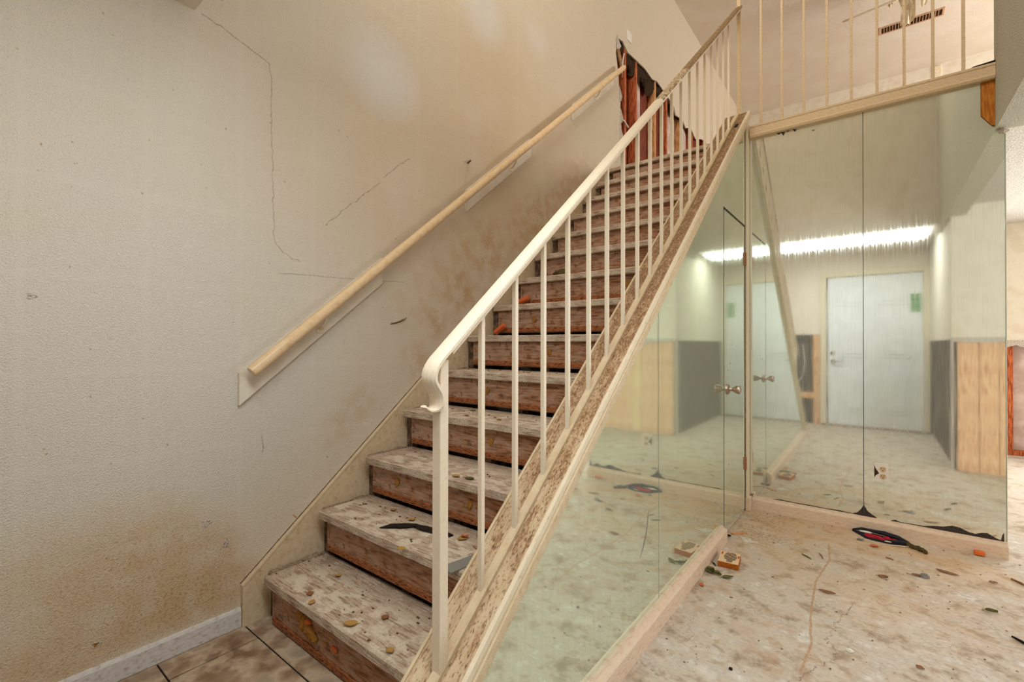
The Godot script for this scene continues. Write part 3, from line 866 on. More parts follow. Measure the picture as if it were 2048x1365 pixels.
func build_far_room() -> void:
	structure("ceiling_far_room", S().bx(2.47, 5.75, 2.3, 2.42, 1.2, 6.85), mats.ceiling_rough, "textured low ceiling of the next room")
	var w := structure_root("wall_far", "far wall with its lower drywall cut away to the studs")
	put("drywall", S().bx(2.47, 5.6, 1.12, 2.3, 6.67, 6.684), mats.wall_smooth, w)
	put("backing", S().bx(2.47, 5.6, 0.0, 2.3, 6.77, 6.8), mats.gypsum_pink, w)
	put("bottom_plate", S().bx(2.47, 5.6, 0.0, 0.045, 6.68, 6.768, 0.003), mats.stud_orange, w)
	for x in [2.5, 2.955, 3.36, 3.76, 4.16, 4.56, 4.96, 5.36]:
		put("stud", S().bx(x, x + 0.045, 0.045, 1.3, 6.685, 6.768, 0.003), mats.stud_orange if x > 2.6 else mats.stud_red, w)
	put("stud", S().bx(2.88, 2.918, 0.045, 1.3, 6.685, 6.768, 0.003), mats.board_dark, w)
	var rag := PackedVector2Array([Vector2(2.9, 1.14)])
	for i in 10:
		rag.append(Vector2(2.9 + i * 0.03, 1.1 - 0.03 * absf(sin(i * 2.3))))
	rag.append(Vector2(3.2, 1.14))
	put("torn_paper", S().prism(rag, "xy", 6.664, 6.672), mats.gypsum_torn, w)

func build_front_door() -> void:
	var w := structure_root("wall_front", "entry wall around the front door, lower drywall removed left of it")
	var yd := -0.7
	put("drywall", S().bx(0.0, 1.33, 1.23, 2.306, yd - 0.014, yd).bx(1.33, 2.45, 2.06, 2.306, yd - 0.014, yd).bx(2.44, 2.45, 1.14, 2.306, yd - 0.014, yd), mats.ceiling, w)
	put("sheathing", S().bx(-0.1, 1.345, 0.0, 2.4, yd - 0.15, yd - 0.1).bx(1.345, 2.6, 2.0, 2.4, yd - 0.15, yd - 0.1).bx(2.42, 2.6, 0.0, 2.4, yd - 0.15, yd - 0.1), mats.felt_dark, w)
	for x in [0.1, 0.5, 0.9]:
		put("stud", S().bx(x, x + 0.04, 0.0, 1.24, yd - 0.1, yd - 0.015, 0.003), mats.plank_pine, w)
	put("stud", S().bx(1.245, 1.33, 0.0, 1.24, yd - 0.1, yd - 0.015, 0.003), mats.plank_pine, w)
	put("fire_block", S().bx(0.94, 1.245, 0.35, 0.43, yd - 0.1, yd - 0.02, 0.003), mats.plank_pine, w)
	put("cable", S().tube([P(1.12, 1.1, yd - 0.05), P(1.15, 0.85, yd - 0.03), P(1.12, 0.65, yd - 0.03), P(1.06, 0.56, yd - 0.04), P(1.1, 0.45, yd - 0.04)], 0.006, 6), mats.white_bit, w)
	var door := structure_root("door_1", "pale grey front door with cream casing, lever handle and green tag")
	put("door_slab", S().bx(1.415, 2.387, 0.03, 1.995, yd - 0.06, yd - 0.02, 0.002), mats.door_white, door)
	for c in [[1.53, 1.84], [1.96, 2.27]]:
		for q in [[0.2, 0.78], [0.92, 1.46], [1.6, 1.86]]:
			var pan := S()
			pan.bx(c[0], c[1], q[0], q[1], yd - 0.022, yd - 0.014, 0.006)
			pan.bx(c[0] + 0.05, c[1] - 0.05, q[0] + 0.05, q[1] - 0.05, yd - 0.016, yd - 0.008, 0.005)
			put("door_panel", pan, mats.door_white, door)
	put("casing", S().bx(1.33, 1.4, 0.0, 2.07, yd - 0.02, yd + 0.014, 0.004).bx(2.39, 2.45, 0.0, 2.07, yd - 0.02, yd + 0.014, 0.004).bx(1.4, 2.39, 2.0, 2.07, yd - 0.02, yd + 0.014, 0.004), mats.cream, door)
	put("threshold", S().bx(1.33, 2.45, 0.0, 0.03, yd - 0.1, yd + 0.02, 0.004), mats.steel, door)
	var lv := S().lathe(P(1.478, 0.87, yd - 0.02), Vector3(0, 0, -1), [Vector2(0, 0.03), Vector2(0.008, 0.03), Vector2(0.012, 0.012), Vector2(0.04, 0.01), Vector2(0.045, 0.0)])
	lv.box(P(1.535, 0.87, yd + 0.022), Vector3(0.06, 0.008, 0.006), 0.003)
	put("lever_handle", lv, mats.steel, door)
	put("deadbolt", S().lathe(P(1.472, 0.98, yd - 0.02), Vector3(0, 0, -1), [Vector2(0, 0.028), Vector2(0.014, 0.026), Vector2(0.018, 0.0)]), mats.steel, door)
	put("paper_tag", S().bx(2.27, 2.37, 1.5, 1.73, yd - 0.0205, yd - 0.0185), mats.tag_green, door)
	put("tag_band", S().bx(2.272, 2.368, 1.65, 1.664, yd - 0.0186, yd - 0.018).bx(2.272, 2.368, 1.56, 1.574, yd - 0.0186, yd - 0.018), mats.tag_dark, door)

func mirror(called: String, label: String, poly: PackedVector2Array, plane: String, w0: float, w1: float, m: Material) -> MeshInstance3D:
	var o := put(called, S().prism(poly, plane, w0, w1), m)
	tag(o, label, "mirror", "mirror panes")
	return o

func build_mirrors() -> void:
	# the wall the side mirrors hang on
	var wall := PackedVector2Array([Vector2(0.4, 0), Vector2(3.56, 0), Vector2(3.56, nose(3.40) + 0.27), Vector2(3.4, nose(3.40) + 0.27), Vector2(0.4, nose(0.4) + 0.27)])
	structure("wall_under_stair", S().prism(wall, "dy", 1.14, SIDE - 0.008), mats.wall_smooth, "low wall that carries the stair cap, faced with mirrors")
	var lift := 0.272
	mirror("mirror_pane", "long greenish mirror pane under the stair slope, nearest the newel post", PackedVector2Array([Vector2(0.42, 0.05), Vector2(1.8125, 0.05), Vector2(1.8125, nose(1.8125) + lift), Vector2(0.42, nose(0.42) + lift)]), "dy", SIDE - 0.006, SIDE, mats.mirror_side)
	mirror("mirror_pane", "sloped mirror pane under the stair between the thin seam and the closet door", PackedVector2Array([Vector2(1.8155, 0.05), Vector2(2.806, 0.05), Vector2(2.806, nose(2.806) + lift), Vector2(1.8155, nose(1.8155) + lift)]), "dy", SIDE - 0.006, SIDE, mats.mirror_side)
	mirror("mirror_pane", "small mirror piece above the closet door, under the stair cap", PackedVector2Array([Vector2(2.806, 1.882), Vector2(3.35, 1.882), Vector2(3.35, nose(3.35) + lift), Vector2(2.806, nose(2.806) + lift)]), "dy", SIDE - 0.006, SIDE, mats.mirror_side)
	put("seam_backing", S().bx(SIDE - 0.008, SIDE - 0.0055, 0.05, 1.26, 1.81, 1.818).bx(SIDE - 0.008, SIDE - 0.0052, 0.0, 1.885, 2.80, 2.822).bx(SIDE - 0.008, SIDE - 0.0052, 1.868, 1.884, 2.806, 3.345), mats.seam, get_node("wall_under_stair"))
	# mirrored closet door
	var door := structure_root("door_2", "mirrored closet door under the stair with a round knob")
	put("mirror_pane", S().bx(SIDE - 0.006, SIDE, 0.02, 1.867, 2.8215, 3.338), mats.mirror_side, door)
	put("door_edge", S().bx(SIDE - 0.03, SIDE - 0.006, 0.015, 1.866, 2.8215, 3.338), mats.seam, door)
	var knob := S().lathe(P(SIDE, 0.835, 2.897), Vector3(1, 0, 0), [Vector2(0, 0.031), Vector2(0.006, 0.031), Vector2(0.01, 0.024), Vector2(0.011, 0.011), Vector2(0.026, 0.010), Vector2(0.03, 0.013), Vector2(0.05, 0.023), Vector2(0.058, 0.026), Vector2(0.066, 0.025), Vector2(0.07, 0.018), Vector2(0.068, 0.0)], 20)
	put("door_knob", knob, mats.steel, door, "brushed metal knob")
	for y in [[1.617, 1.7], [0.276, 0.354]]:
		put("hinge", S().bx(SIDE, SIDE + 0.004, y[0], y[1], 3.322, 3.352, 0.001).tube([P(SIDE + 0.006, y[0], 3.342), P(SIDE + 0.006, y[1], 3.342)], 0.005, 8), mats.hinge, door)
	for q in [[2.955, 0.984, 0.006], [2.992, 1.093, 0.004], [2.9, 0.945, 0.004], [2.929, 0.389, 0.005]]:
		put("rust_spot", S().lathe(P(SIDE + 0.0001, q[1], q[0]), Vector3(1, 0, 0), [Vector2(0, q[2]), Vector2(0.0006, q[2] * 0.8), Vector2(0.0007, 0)], 9), mats.hinge, door)
	put("scratch", S().prism(PackedVector2Array([Vector2(1.71, 0.465), Vector2(1.697, 0.43), Vector2(1.682, 0.385), Vector2(1.655, 0.345), Vector2(1.628, 0.312), Vector2(1.66, 0.338), Vector2(1.69, 0.38), Vector2(1.703, 0.425)]), "dy", SIDE, SIDE + 0.0005), mats.grey_tape, get_node("mirror_pane"))
	# strip in the corner with its little block
	structure("trim_1", S().bx(SIDE, SIDE + 0.012, 0.085, 2.53, 3.362, BACK - 0.001, 0.002), mats.cream, "narrow wooden corner strip beside the mirrored door")
	structure("trim_2", S().bx(SIDE, SIDE + 0.03, 0.0, 0.088, 3.352, BACK - 0.03, 0.003), mats.base_pine, "short baseboard return in the corner")
	# baseboard below the side mirrors: bevelled, dusty on top
	var bb := PackedVector2Array([Vector2(SIDE, 0.0), Vector2(SIDE + 0.03, 0.0), Vector2(SIDE + 0.03, 0.062), Vector2(SIDE + 0.026, 0.07), Vector2(SIDE + 0.012, 0.074), Vector2(SIDE + 0.010, 0.084), Vector2(SIDE, 0.084)])
	structure("baseboard_stair", S().prism(bb, "xy", 0.4, 2.765), mats.base_pine, "bare wooden baseboard below the stair mirrors")
	structure("trim_3", S().bx(1.135, SIDE + 0.012, 0.0, nose(0.4) + 0.3, 0.378, 0.4, 0.003), mats.cream, "cream end board of the stair wall")
	# corner wall
	structure("wall_corner", S().bx(1.14, 2.45, 0.0, 2.5, BACK + 0.008, 3.56), mats.wall_smooth, "end wall facing the entry, covered with mirrors")
	put("wall_end", S().bx(2.45, 2.466, 0.0, 2.212, BACK + 0.008, 3.56, 0.002), mats.wall_smooth, get_node("wall_corner"))
	var left := PackedVector2Array([Vector2(SIDE + 0.014, 0.075), Vector2(1.8755, 0.075), Vector2(1.8755, 2.49), Vector2(SIDE + 0.014, 2.49)])
	var a := mirror("mirror_pane", "tall mirror pane on the corner wall, left of the middle seam", left, "xy", BACK, BACK + 0.006, mats.mirror_back)
	var right := PackedVector2Array([Vector2(1.8785, 0.075), Vector2(2.459, 0.075), Vector2(2.459, 2.212), Vector2(2.414, 2.236), Vector2(2.372, 2.299), Vector2(2.372, 2.49), Vector2(1.8785, 2.49)])
	var b := mirror("mirror_pane", "tall mirror pane on the corner wall, right of the seam, around the outlet", right, "xy", BACK, BACK + 0.006, mats.mirror_back)
	put("seam_backing", S().bx(1.872, 1.882, 0.075, 2.49, BACK + 0.005, BACK + 0.008), mats.seam, get_node("wall_corner"))
	put("glass_edge", S().bx(2.459, 2.462, 0.075, 2.212, BACK - 0.001, BACK + 0.006), mats.glass_edge, b)
	var ob := tag(put("wood_block", S().prism(PackedVector2Array([Vector2(2.374, 2.302), Vector2(2.414, 2.24), Vector2(2.424, 2.24), Vector2(2.424, 2.49), Vector2(2.374, 2.49)]), "xy", BACK - 0.006, BACK + 0.006), mats.ply_orange), "orange wood piece with a slanted end beside the bulkhead, where mirror is missing", "wood block")
	# silver gone along the bottom edges
	var loss := func(parent: Node3D, pts: Array, y0: float) -> void:
		var poly := PackedVector2Array()
		for q in pts:
			poly.append(Vector2(q[0], q[1]))
		poly.append(Vector2(pts[-1][0], y0))
		poly.append(Vector2(pts[0][0], y0))
		put("desilvered_edge", S().prism(poly, "xy", BACK - 0.0006, BACK + 0.001), mats.silver_loss, parent)
	loss.call(a, [[1.825, 0.088], [1.845, 0.097], [1.86, 0.115], [1.8754, 0.145]], 0.0755)
	loss.call(a, [[1.4, 0.0835], [1.45, 0.09], [1.5, 0.087], [1.6, 0.0885], [1.68, 0.0865], [1.76, 0.09], [1.824, 0.086]], 0.0755)
	loss.call(b, [[1.8787, 0.145], [1.895, 0.115], [1.915, 0.1], [1.935, 0.088]], 0.0755)
	loss.call(b, [[2.0, 0.085], [2.02, 0.094], [2.04, 0.086], [2.14, 0.088], [2.18, 0.098], [2.22, 0.104], [2.258, 0.118], [2.29, 0.114], [2.32, 0.1], [2.345, 0.096], [2.37, 0.108], [2.391, 0.112], [2.41, 0.1], [2.43, 0.09], [2.44, 0.088], [2.445, 0.115], [2.4515, 0.13]], 0.0755)
	# tarnish smudges near the top
	var sm := S()
	for q in [[1.44, 2.475, 0.02, 0.012], [1.465, 2.468, 0.014, 0.02], [1.49, 2.478, 0.02, 0.01], [1.53, 2.47, 0.014, 0.012], [1.63, 2.44, 0.012, 0.006]]:
		var poly := PackedVector2Array()
		for i in 9:
			var an := TAU * i / 9.0
			poly.append(Vector2(q[0] + cos(an) * q[2] * (0.7 + 0.4 * sin(i * 2.1)), q[1] + sin(an) * q[3] * (0.7 + 0.4 * cos(i * 1.7))))
		sm.prism(poly, "xy", BACK - 0.0005, BACK + 0.001)
	put("tarnish_spot", sm, mats.felt_dark, a).set_meta("kind", "stuff")
	# baseboard below
	var cb := PackedVector2Array([Vector2(BACK, 0.0), Vector2(BACK - 0.03, 0.0), Vector2(BACK - 0.03, 0.062), Vector2(BACK - 0.026, 0.07), Vector2(BACK - 0.012, 0.074), Vector2(BACK - 0.01, 0.083), Vector2(BACK, 0.083)])
	structure("baseboard_corner", S().prism(cb, "dy", SIDE + 0.03, 2.463), mats.base_pine, "bare wooden baseboard below the corner mirrors")
	# outlet with a broken cover
	var o := thing("wall_outlet", "white two-socket outlet with broken cover plate on the corner mirror", "outlet", P(1.96, 0.3, BACK))
	var plate := PackedVector2Array([Vector2(1.928, 0.405), Vector2(1.991, 0.405), Vector2(1.991, 0.3), Vector2(1.928, 0.3), Vector2(1.928, 0.325), Vector2(1.937, 0.338), Vector2(1.948, 0.347), Vector2(1.94, 0.362), Vector2(1.932, 0.375), Vector2(1.928, 0.388)])
	put("cover_plate", S().prism(plate, "xy", BACK - 0.006, BACK), mats.plate, o)
	put("box_recess", S().bx(1.926, 1.95, 0.32, 0.39, BACK - 0.002, BACK - 0.0005), mats.slot, o)
	for y in [0.374, 0.332]:
		var rc := put("receptacle", S().lathe(P(1.965, y, BACK - 0.006), Vector3(0, 0, 1), [Vector2(0, 0.0155), Vector2(0.003, 0.015), Vector2(0.0032, 0.0)], 18), mats.socket, o)
		put("slot", S().bx(1.957, 1.9595, y, y + 0.008, BACK - 0.0098, BACK - 0.009).bx(1.9685, 1.971, y, y + 0.008, BACK - 0.0098, BACK - 0.009).bx(1.9625, 1.9675, y - 0.0095, y - 0.0045, BACK - 0.0098, BACK - 0.009), mats.slot, rc)

func build_stairs() -> void:
	var st := thing("staircase", "straight wooden staircase stripped of carpet, dusty treads and red-brown risers", "staircase", P(0.6, 0.0, 0.85))
	for k in range(1, 14):
		var d := D1 + RUN * (k - 1)
		var y := RISE * k
		var shift := rng.randf()
		var map := func(p: Vector3, _m: Vector3) -> Vector2:
			return Vector2((p.x - 0.065) / 1.1 * (1.0 if k % 2 else -1.0) + (0.0 if k % 2 else 1.0), clampf(((-p.z - d) - (y - p.y) + 0.045) / 0.32, 0.01, 0.99))
		var jog := 0.006 * sin(k * 2.7)
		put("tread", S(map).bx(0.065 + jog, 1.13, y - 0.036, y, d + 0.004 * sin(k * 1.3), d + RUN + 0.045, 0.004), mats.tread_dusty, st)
	for k in range(1, 15):
		var f := D1 + RUN * (k - 1) + 0.03
		var y0 := RISE * (k - 1) + (0.02 if k > 1 else 0.006)
		var y1 := RISE * k - 0.037
		var map := func(p: Vector3, _m: Vector3) -> Vector2:
			return Vector2(clampf((p.x - 0.065) / 1.1, 0.01, 0.99), clampf(0.1 + (y1 - p.y) / 0.2, 0.02, 0.98))
		var x0 := 0.065 + 0.018
		put("riser", S(map).bx(x0, 1.13, y0, y1, f, f + 0.018, 0.002), mats.riser_speckled, st)
		if k < 13:
			put("tack_strip", S().bx(x0 + 0.01, 1.128, y0 + 0.004, y0 + 0.03, f - 0.006, f + 0.001, 0.002), mats.tack_wood, st)
	# sawn carriages that carry the treads
	for x in [[0.024, 0.066], [0.56, 0.6], [1.09, 1.13]]:
		var saw := PackedVector2Array([Vector2(D1 + 0.052, 0.002)])
		for k in range(1, 14):
			var d := D1 + RUN * (k - 1) + 0.052
			saw.append(Vector2(d, RISE * k - 0.038))
			saw.append(Vector2(d + RUN, RISE * k - 0.038))
		saw.append(Vector2(D1 + RUN * 13 + 0.052, 2.3))
		saw.append(Vector2(D1 + 0.4, 0.002))
		put("carriage", S().prism(saw, "dy", x[0], x[1]), mats.carriage, st)
	# dirt packed in the gap at the wall ends of the treads
	var dirt := S()
	for k in range(1, 14):
		var d := D1 + RUN * (k - 1)
		dirt.bx(0.022, 0.067, RISE * k - 0.036, RISE * k - 0.006, d + 0.04, d + RUN + 0.05, 0.004)
		clump(dirt, P(0.05, RISE * k - 0.004, d + RUN - 0.02), Vector3(0.022, 0.012, 0.05))
		clump(dirt, P(0.046, RISE * k - 0.006, d + 0.11), Vector3(0.018, 0.008, 0.04))
	put("packed_dirt", dirt, mats.dust_top, st).set_meta("kind", "stuff")
	# glue and caulk left where carpet was torn from the skirt under each nosing
	var glue := S()
	for k in range(1, 11):
		var d := D1 + RUN * (k - 1)
		var y := RISE * k
		glue.prism(PackedVector2Array([Vector2(d - 0.012, y - 0.005), Vector2(d + 0.03, y - 0.04), Vector2(d + 0.045, y - 0.1), Vector2(d + 0.04, y - 0.15), Vector2(d + 0.02, y - 0.1), Vector2(d + 0.002, y - 0.05)]), "dy", 0.019, 0.0215)
	put("glue_residue", glue, mats.trim_tan, st).set_meta("kind", "stuff")
	# skirt board on the wall
	var top := func(d: float) -> float: return nose(d) + 0.016
	var sk := PackedVector2Array([Vector2(0.765, 0.0), Vector2(1.0, 0.0), Vector2(3.9, nose(3.9) - 0.36), Vector2(3.9, top.call(3.9)), Vector2(0.765, top.call(0.765))])
	put("skirt_board", S().prism(sk, "dy", 0.0, 0.02), mats.skirt_paint, st)
	put("skirt_bead", S().prism(PackedVector2Array([Vector2(0.764, top.call(0.764) - 0.008), Vector2(3.9, top.call(3.9) - 0.008), Vector2(3.9, top.call(3.9) + 0.001), Vector2(0.764, top.call(0.764) + 0.001)]), "dy", 0.0, 0.0225), mats.skirt_paint, st)
	put("caulk_line", S().prism(PackedVector2Array([Vector2(0.764, top.call(0.764) + 0.001), Vector2(3.9, top.call(3.9) + 0.001), Vector2(3.9, top.call(3.9) + 0.006), Vector2(0.764, top.call(0.764) + 0.005)]), "dy", 0.0, 0.002), mats.carriage, st)
	# landing edge at the loft
	var ld := D1 + RUN * 13
	var lmap := func(p: Vector3, _m: Vector3) -> Vector2: return Vector2(p.x / 1.3, 0.5 + (LOFT - p.y))
	put("landing_nosing", S(lmap).bx(0.02, 1.16, LOFT - 0.03, LOFT, ld, ld + 0.2, 0.004), mats.tread_dusty, st)
	# cap board of the stair wall
	var up := 0.305
	var cmap := func(p: Vector3, m: Vector3) -> Vector2:
		return Vector2(clampf((-p.z - 0.3) / 3.1, 0.001, 0.999), clampf((p.x - 1.124) / (1.268 - 1.124), 0.01, 0.99)) if m.y > 0.3 else Vector2(0.01, 0.005)
	var band := func(d0: float, d1: float, a: float, b: float) -> PackedVector2Array:
		return PackedVector2Array([Vector2(d0, nose(d0) + a), Vector2(d1, nose(d1) + a), Vector2(d1, nose(d1) + b), Vector2(d0, nose(d0) + b)])
	put("cap_board", S(cmap).prism(band.call(0.25, 3.41, up - 0.03, up), "dy", 1.124, 1.268), mats.cap_dirty, st, "mould-spotted cream cap board")
	put("cap_lip", S().prism(band.call(0.25, 3.4, up - 0.028, up + 0.005), "dy", 1.122, 1.13), mats.skirt_paint, st)
	put("cap_moulding", S().prism(band.call(0.25, 3.415, up - 0.024, up + 0.004), "dy", 1.262, 1.273), mats.cream, st)
	put("cap_moulding", S().prism(band.call(0.25, 3.415, 0.25, up - 0.022), "dy", 1.257, 1.279), mats.skirt_paint, st)
	put("cap_tear", S().prism(band.call(3.2, 3.24, up, up + 0.004), "dy", 1.225, 1.243), mats.void, st)

func build_stair_railing() -> void:
	var x := 1.2
	var r := thing("stair_railing", "cream painted iron stair railing with square balusters and a scrolled lower end", "railing", P(x, 0.4, 0.69))
	var top := func(d: float) -> float: return 1.253 + (d - 0.89) * 0.8468
	put("bottom_channel", S().sweep([Vector2(-0.013, 0), Vector2(0.013, 0), Vector2(0.013, 0.009), Vector2(0.009, 0.013), Vector2(-0.009, 0.013), Vector2(-0.013, 0.009)], [Vector2(0.6, nose(0.6) + 0.305), Vector2(3.4, nose(3.4) + 0.305)], x), mats.skirt_paint, r)
	for k in 19:
		var d := 0.8221 + 0.13027 * k
		put("baluster", S().bx(x - 0.0063, x + 0.0063, nose(d) + 0.312, top.call(d) - 0.026, d - 0.0063, d + 0.0063, 0.001), mats.iron, r)
	put("newel_post", S().bx(x - 0.0125, x + 0.0125, nose(0.69) + 0.305, top.call(0.69) - 0.022, 0.678, 0.703, 0.0015), mats.iron, r)
	# rail: flat cap over a channel, cream below and rubbed bare at its upper end
	var cap := [Vector2(-0.022, -0.012), Vector2(0.022, -0.012), Vector2(0.022, -0.006), Vector2(0.016, -0.001), Vector2(0.006, 0.0015), Vector2(-0.006, 0.0015), Vector2(-0.016, -0.001), Vector2(-0.022, -0.006)]
	var chan := [Vector2(-0.014, -0.024), Vector2(0.014, -0.024), Vector2(0.014, -0.011), Vector2(-0.014, -0.011)]
	var low := [Vector2(0.72, top.call(0.72)), Vector2(1.0, top.call(1.0)), Vector2(1.95, top.call(1.95))]
	var hr := put("handrail", S().sweep(cap, low, x).sweep(chan, [Vector2(0.7, top.call(0.7)), Vector2(3.44, top.call(3.44))], x), mats.iron, r)
	put("chipped_rail", S().sweep(cap, [Vector2(1.95, top.call(1.95)), Vector2(2.3, top.call(2.3))], x), mats.rail_chipped, hr)
	put("worn_rail", S().sweep(cap, [Vector2(2.3, top.call(2.3)), Vector2(3.445, top.call(3.445))], x), mats.rail_worn, hr, "rail rubbed down to dark metal")
	# scrolled end: over the top, down past the newel, flicked forward
	var c := Curve2D.new()
	c.add_point(Vector2(0.72, top.call(0.72)), Vector2.ZERO, Vector2(-0.035, -0.03))
	c.add_point(Vector2(0.650, 1.028), Vector2(0.002, 0.03), Vector2(-0.002, -0.024))
	c.add_point(Vector2(0.672, 0.979), Vector2(-0.002, 0.018), Vector2(0.001, -0.014))
	c.add_point(Vector2(0.660, 0.960), Vector2(0.009, 0.0), Vector2(-0.006, 0.0))
	c.add_point(Vector2(0.645, 0.968), Vector2(0.004, -0.004), Vector2.ZERO)
	var pts := []
	var wid := []
	var flat := c.tessellate(4, 3.0)
	for i in flat.size():
		var t := float(i) / (flat.size() - 1)
		pts.append(flat[flat.size() - 1 - i])
		wid.append(lerpf(0.42, 1.0, smoothstep(0.0, 0.55, t)))
	put("scroll_end", S().sweep(cap, pts, x, wid), mats.iron, hr)

func build_loft() -> void:
	structure("floor_loft", S().bx(0.0, 1.25, 2.3, LOFT - 0.03, 3.835, 9.4).bx(1.25, 5.6, 2.43, LOFT, 3.74, 9.4).bx(0.0, 1.25, LOFT - 0.03, LOFT, 4.0, 9.4), mats.carriage, "loft floor")
	structure("floor_loft_edge", S().bx(1.16, 5.6, 2.3, 2.54, 3.5, 3.74), mats.carriage)
	structure("ceiling", S().bx(-0.15, 5.75, CEIL, CEIL + 0.12, 0.4, 9.55), mats.ceiling, "high ceiling over the stair and loft")
	structure("wall_back", S().bx(-0.15, 5.75, 2.4, CEIL, 9.4, 9.55), mats.wall_smooth, "far loft wall")
	structure("wall_loft_front", S().bx(2.545, 5.75, 2.42, CEIL, 3.46, 3.56), mats.wall_smooth)
	structure("trim_4", S().prism(PackedVector2Array([Vector2(3.413, 2.478), Vector2(3.407, 2.49), Vector2(3.413, 2.502), Vector2(3.413, 2.54), Vector2(3.409, 2.545), Vector2(3.409, 2.556), Vector2(3.52, 2.556), Vector2(3.52, 2.492), Vector2(BACK - 0.001, 2.492), Vector2(BACK - 0.001, 2.478)]), "dy", 1.272, 2.424), mats.trim_tan, "tan moulded edge board below the loft balusters")
	var crack := S()
	crack.prism(PackedVector2Array([Vector2(2.32, 2.556), Vector2(2.345, 2.566), Vector2(2.375, 2.568), Vector2(2.424, 2.572), Vector2(2.424, 2.564), Vector2(2.37, 2.561), Vector2(2.34, 2.558)]), "xy", 3.42, 3.45)
	put("split_sliver", crack, mats.void, get_node("trim_4"))
	var r := thing("loft_railing", "straight run of thin balusters along the loft edge, above the corner mirrors", "railing", P(1.2, 2.556, 3.438))
	put("newel_post", S().bx(1.19, 1.214, 2.6, 3.5, 3.43, 3.454, 0.0015), mats.trim_tan, r)
	for k in 9:
		var x := 1.3374 + 0.1212 * k
		put("baluster", S().bx(x - 0.0068, x + 0.0068, 2.554, 3.47, 3.431, 3.445, 0.001), mats.trim_tan, r)
	put("top_rail", S().bx(1.19, 2.424, 3.47, 3.5, 3.418, 3.458, 0.004), mats.trim_tan, r)
	# ceiling register
	var v := thing("ceiling_vent", "long rectangular air vent on the loft ceiling", "vent", P(2.18, CEIL, 7.93))
	put("vent_frame", S().bx(1.97, 2.62, CEIL - 0.012, CEIL, 7.84, 7.86, 0.003).bx(1.97, 2.62, CEIL - 0.012, CEIL, 8.0, 8.02, 0.003).bx(1.97, 1.995, CEIL - 0.012, CEIL, 7.86, 8.0, 0.003).bx(2.595, 2.62, CEIL - 0.012, CEIL, 7.86, 8.0, 0.003), mats.vent_frame, v)
	put("vent_throat", S().bx(1.995, 2.595, CEIL - 0.002, CEIL, 7.86, 8.0), mats.vent_dark, v)
	for i in 19:
		put("vent_blade", S().bx(2.02 + i * 0.03, 2.026 + i * 0.03, CEIL - 0.01, CEIL - 0.001, 7.862, 7.998), mats.vent_frame, v)
	# stick and rag hanging under the ceiling
	var stick := thing("stick", "thin cream stick with a dark pointed end hanging below the loft ceiling", "stick", P(1.85, 4.98, 6.8))
	put("shaft", S().tube([P(1.68, 4.99, 6.83), P(2.12, 5.02, 6.82)], 0.013, 8), mats.cream, stick)
	put("point", S().tube([P(1.62, 4.985, 6.83), P(1.64, 4.987, 6.83), P(1.68, 4.99, 6.83)], [0.004, 0.014, 0.012], 8), mats.trim_tan, stick)
	rng.seed = 21
	var rag := thing("crumpled_sheet", "crumpled torn cream sheet dangling from the loft ceiling in front of the vent", "torn sheet", P(2.25, 4.9, 7.0))
	put("hanging_fold", cloth([P(2.16, 5.3, 6.95), P(2.2, 5.12, 6.97), P(2.22, 4.98, 7.0), P(2.2, 4.8, 7.02)], 0.1), mats.cream, rag)
	put("hanging_fold", cloth([P(2.3, 5.3, 6.97), P(2.27, 5.15, 7.0), P(2.26, 5.0, 7.0), P(2.25, 4.86, 7.05)], 0.08), mats.skirt_paint, rag)
	put("hanging_fold", cloth([P(2.22, 5.2, 6.93), P(2.14, 5.1, 6.9), P(2.08, 5.03, 6.9)], 0.07), mats.skirt_paint, rag)
	put("hanging_fold", cloth([P(2.3, 5.25, 7.0), P(2.36, 5.15, 7.0), P(2.38, 5.05, 7.05), P(2.36, 4.98, 7.05)], 0.06), mats.cream, rag)
	var chime := thing("wall_box", "small pale box high on the far loft wall", "box", P(2.66, 5.11, 9.39))
	put("cover", S().bx(2.625, 2.71, 5.11, 5.28, 9.37, 9.4, 0.006), mats.cream, chime)

func cloth(path: Array, w: float) -> Shape:      # a crumpled strip with some thickness
	var s := S()
	var n := 4
	var rows := []
	for k in path.size():
		var row := []
		for i in n + 1:
			var q := (float(i) / n - 0.5) * w * rng.randf_range(0.8, 1.2)
			row.append(path[k] + Vector3(q, rng.randf_range(-0.02, 0.02), rng.randf_range(-0.03, 0.03)))
		rows.append(row)
	for k in path.size() - 1:
		for i in n:
			var a: Vector3 = rows[k][i]
			var b: Vector3 = rows[k][i + 1]
			var c: Vector3 = rows[k + 1][i + 1]
			var d: Vector3 = rows[k + 1][i]
			var t := Vector3(0, 0, 0.003)
			s.quad(a + t, b + t, c + t, d + t, Vector3(0, 0, 1))
			s.quad(a - t, b - t, c - t, d - t, Vector3(0, 0, -1))
			if i == 0:
				s.quad(a - t, d - t, d + t, a + t, Vector3(-1, 0, 0))
			if i == n - 1:
				s.quad(b - t, c - t, c + t, b + t, Vector3(1, 0, 0))
	return s

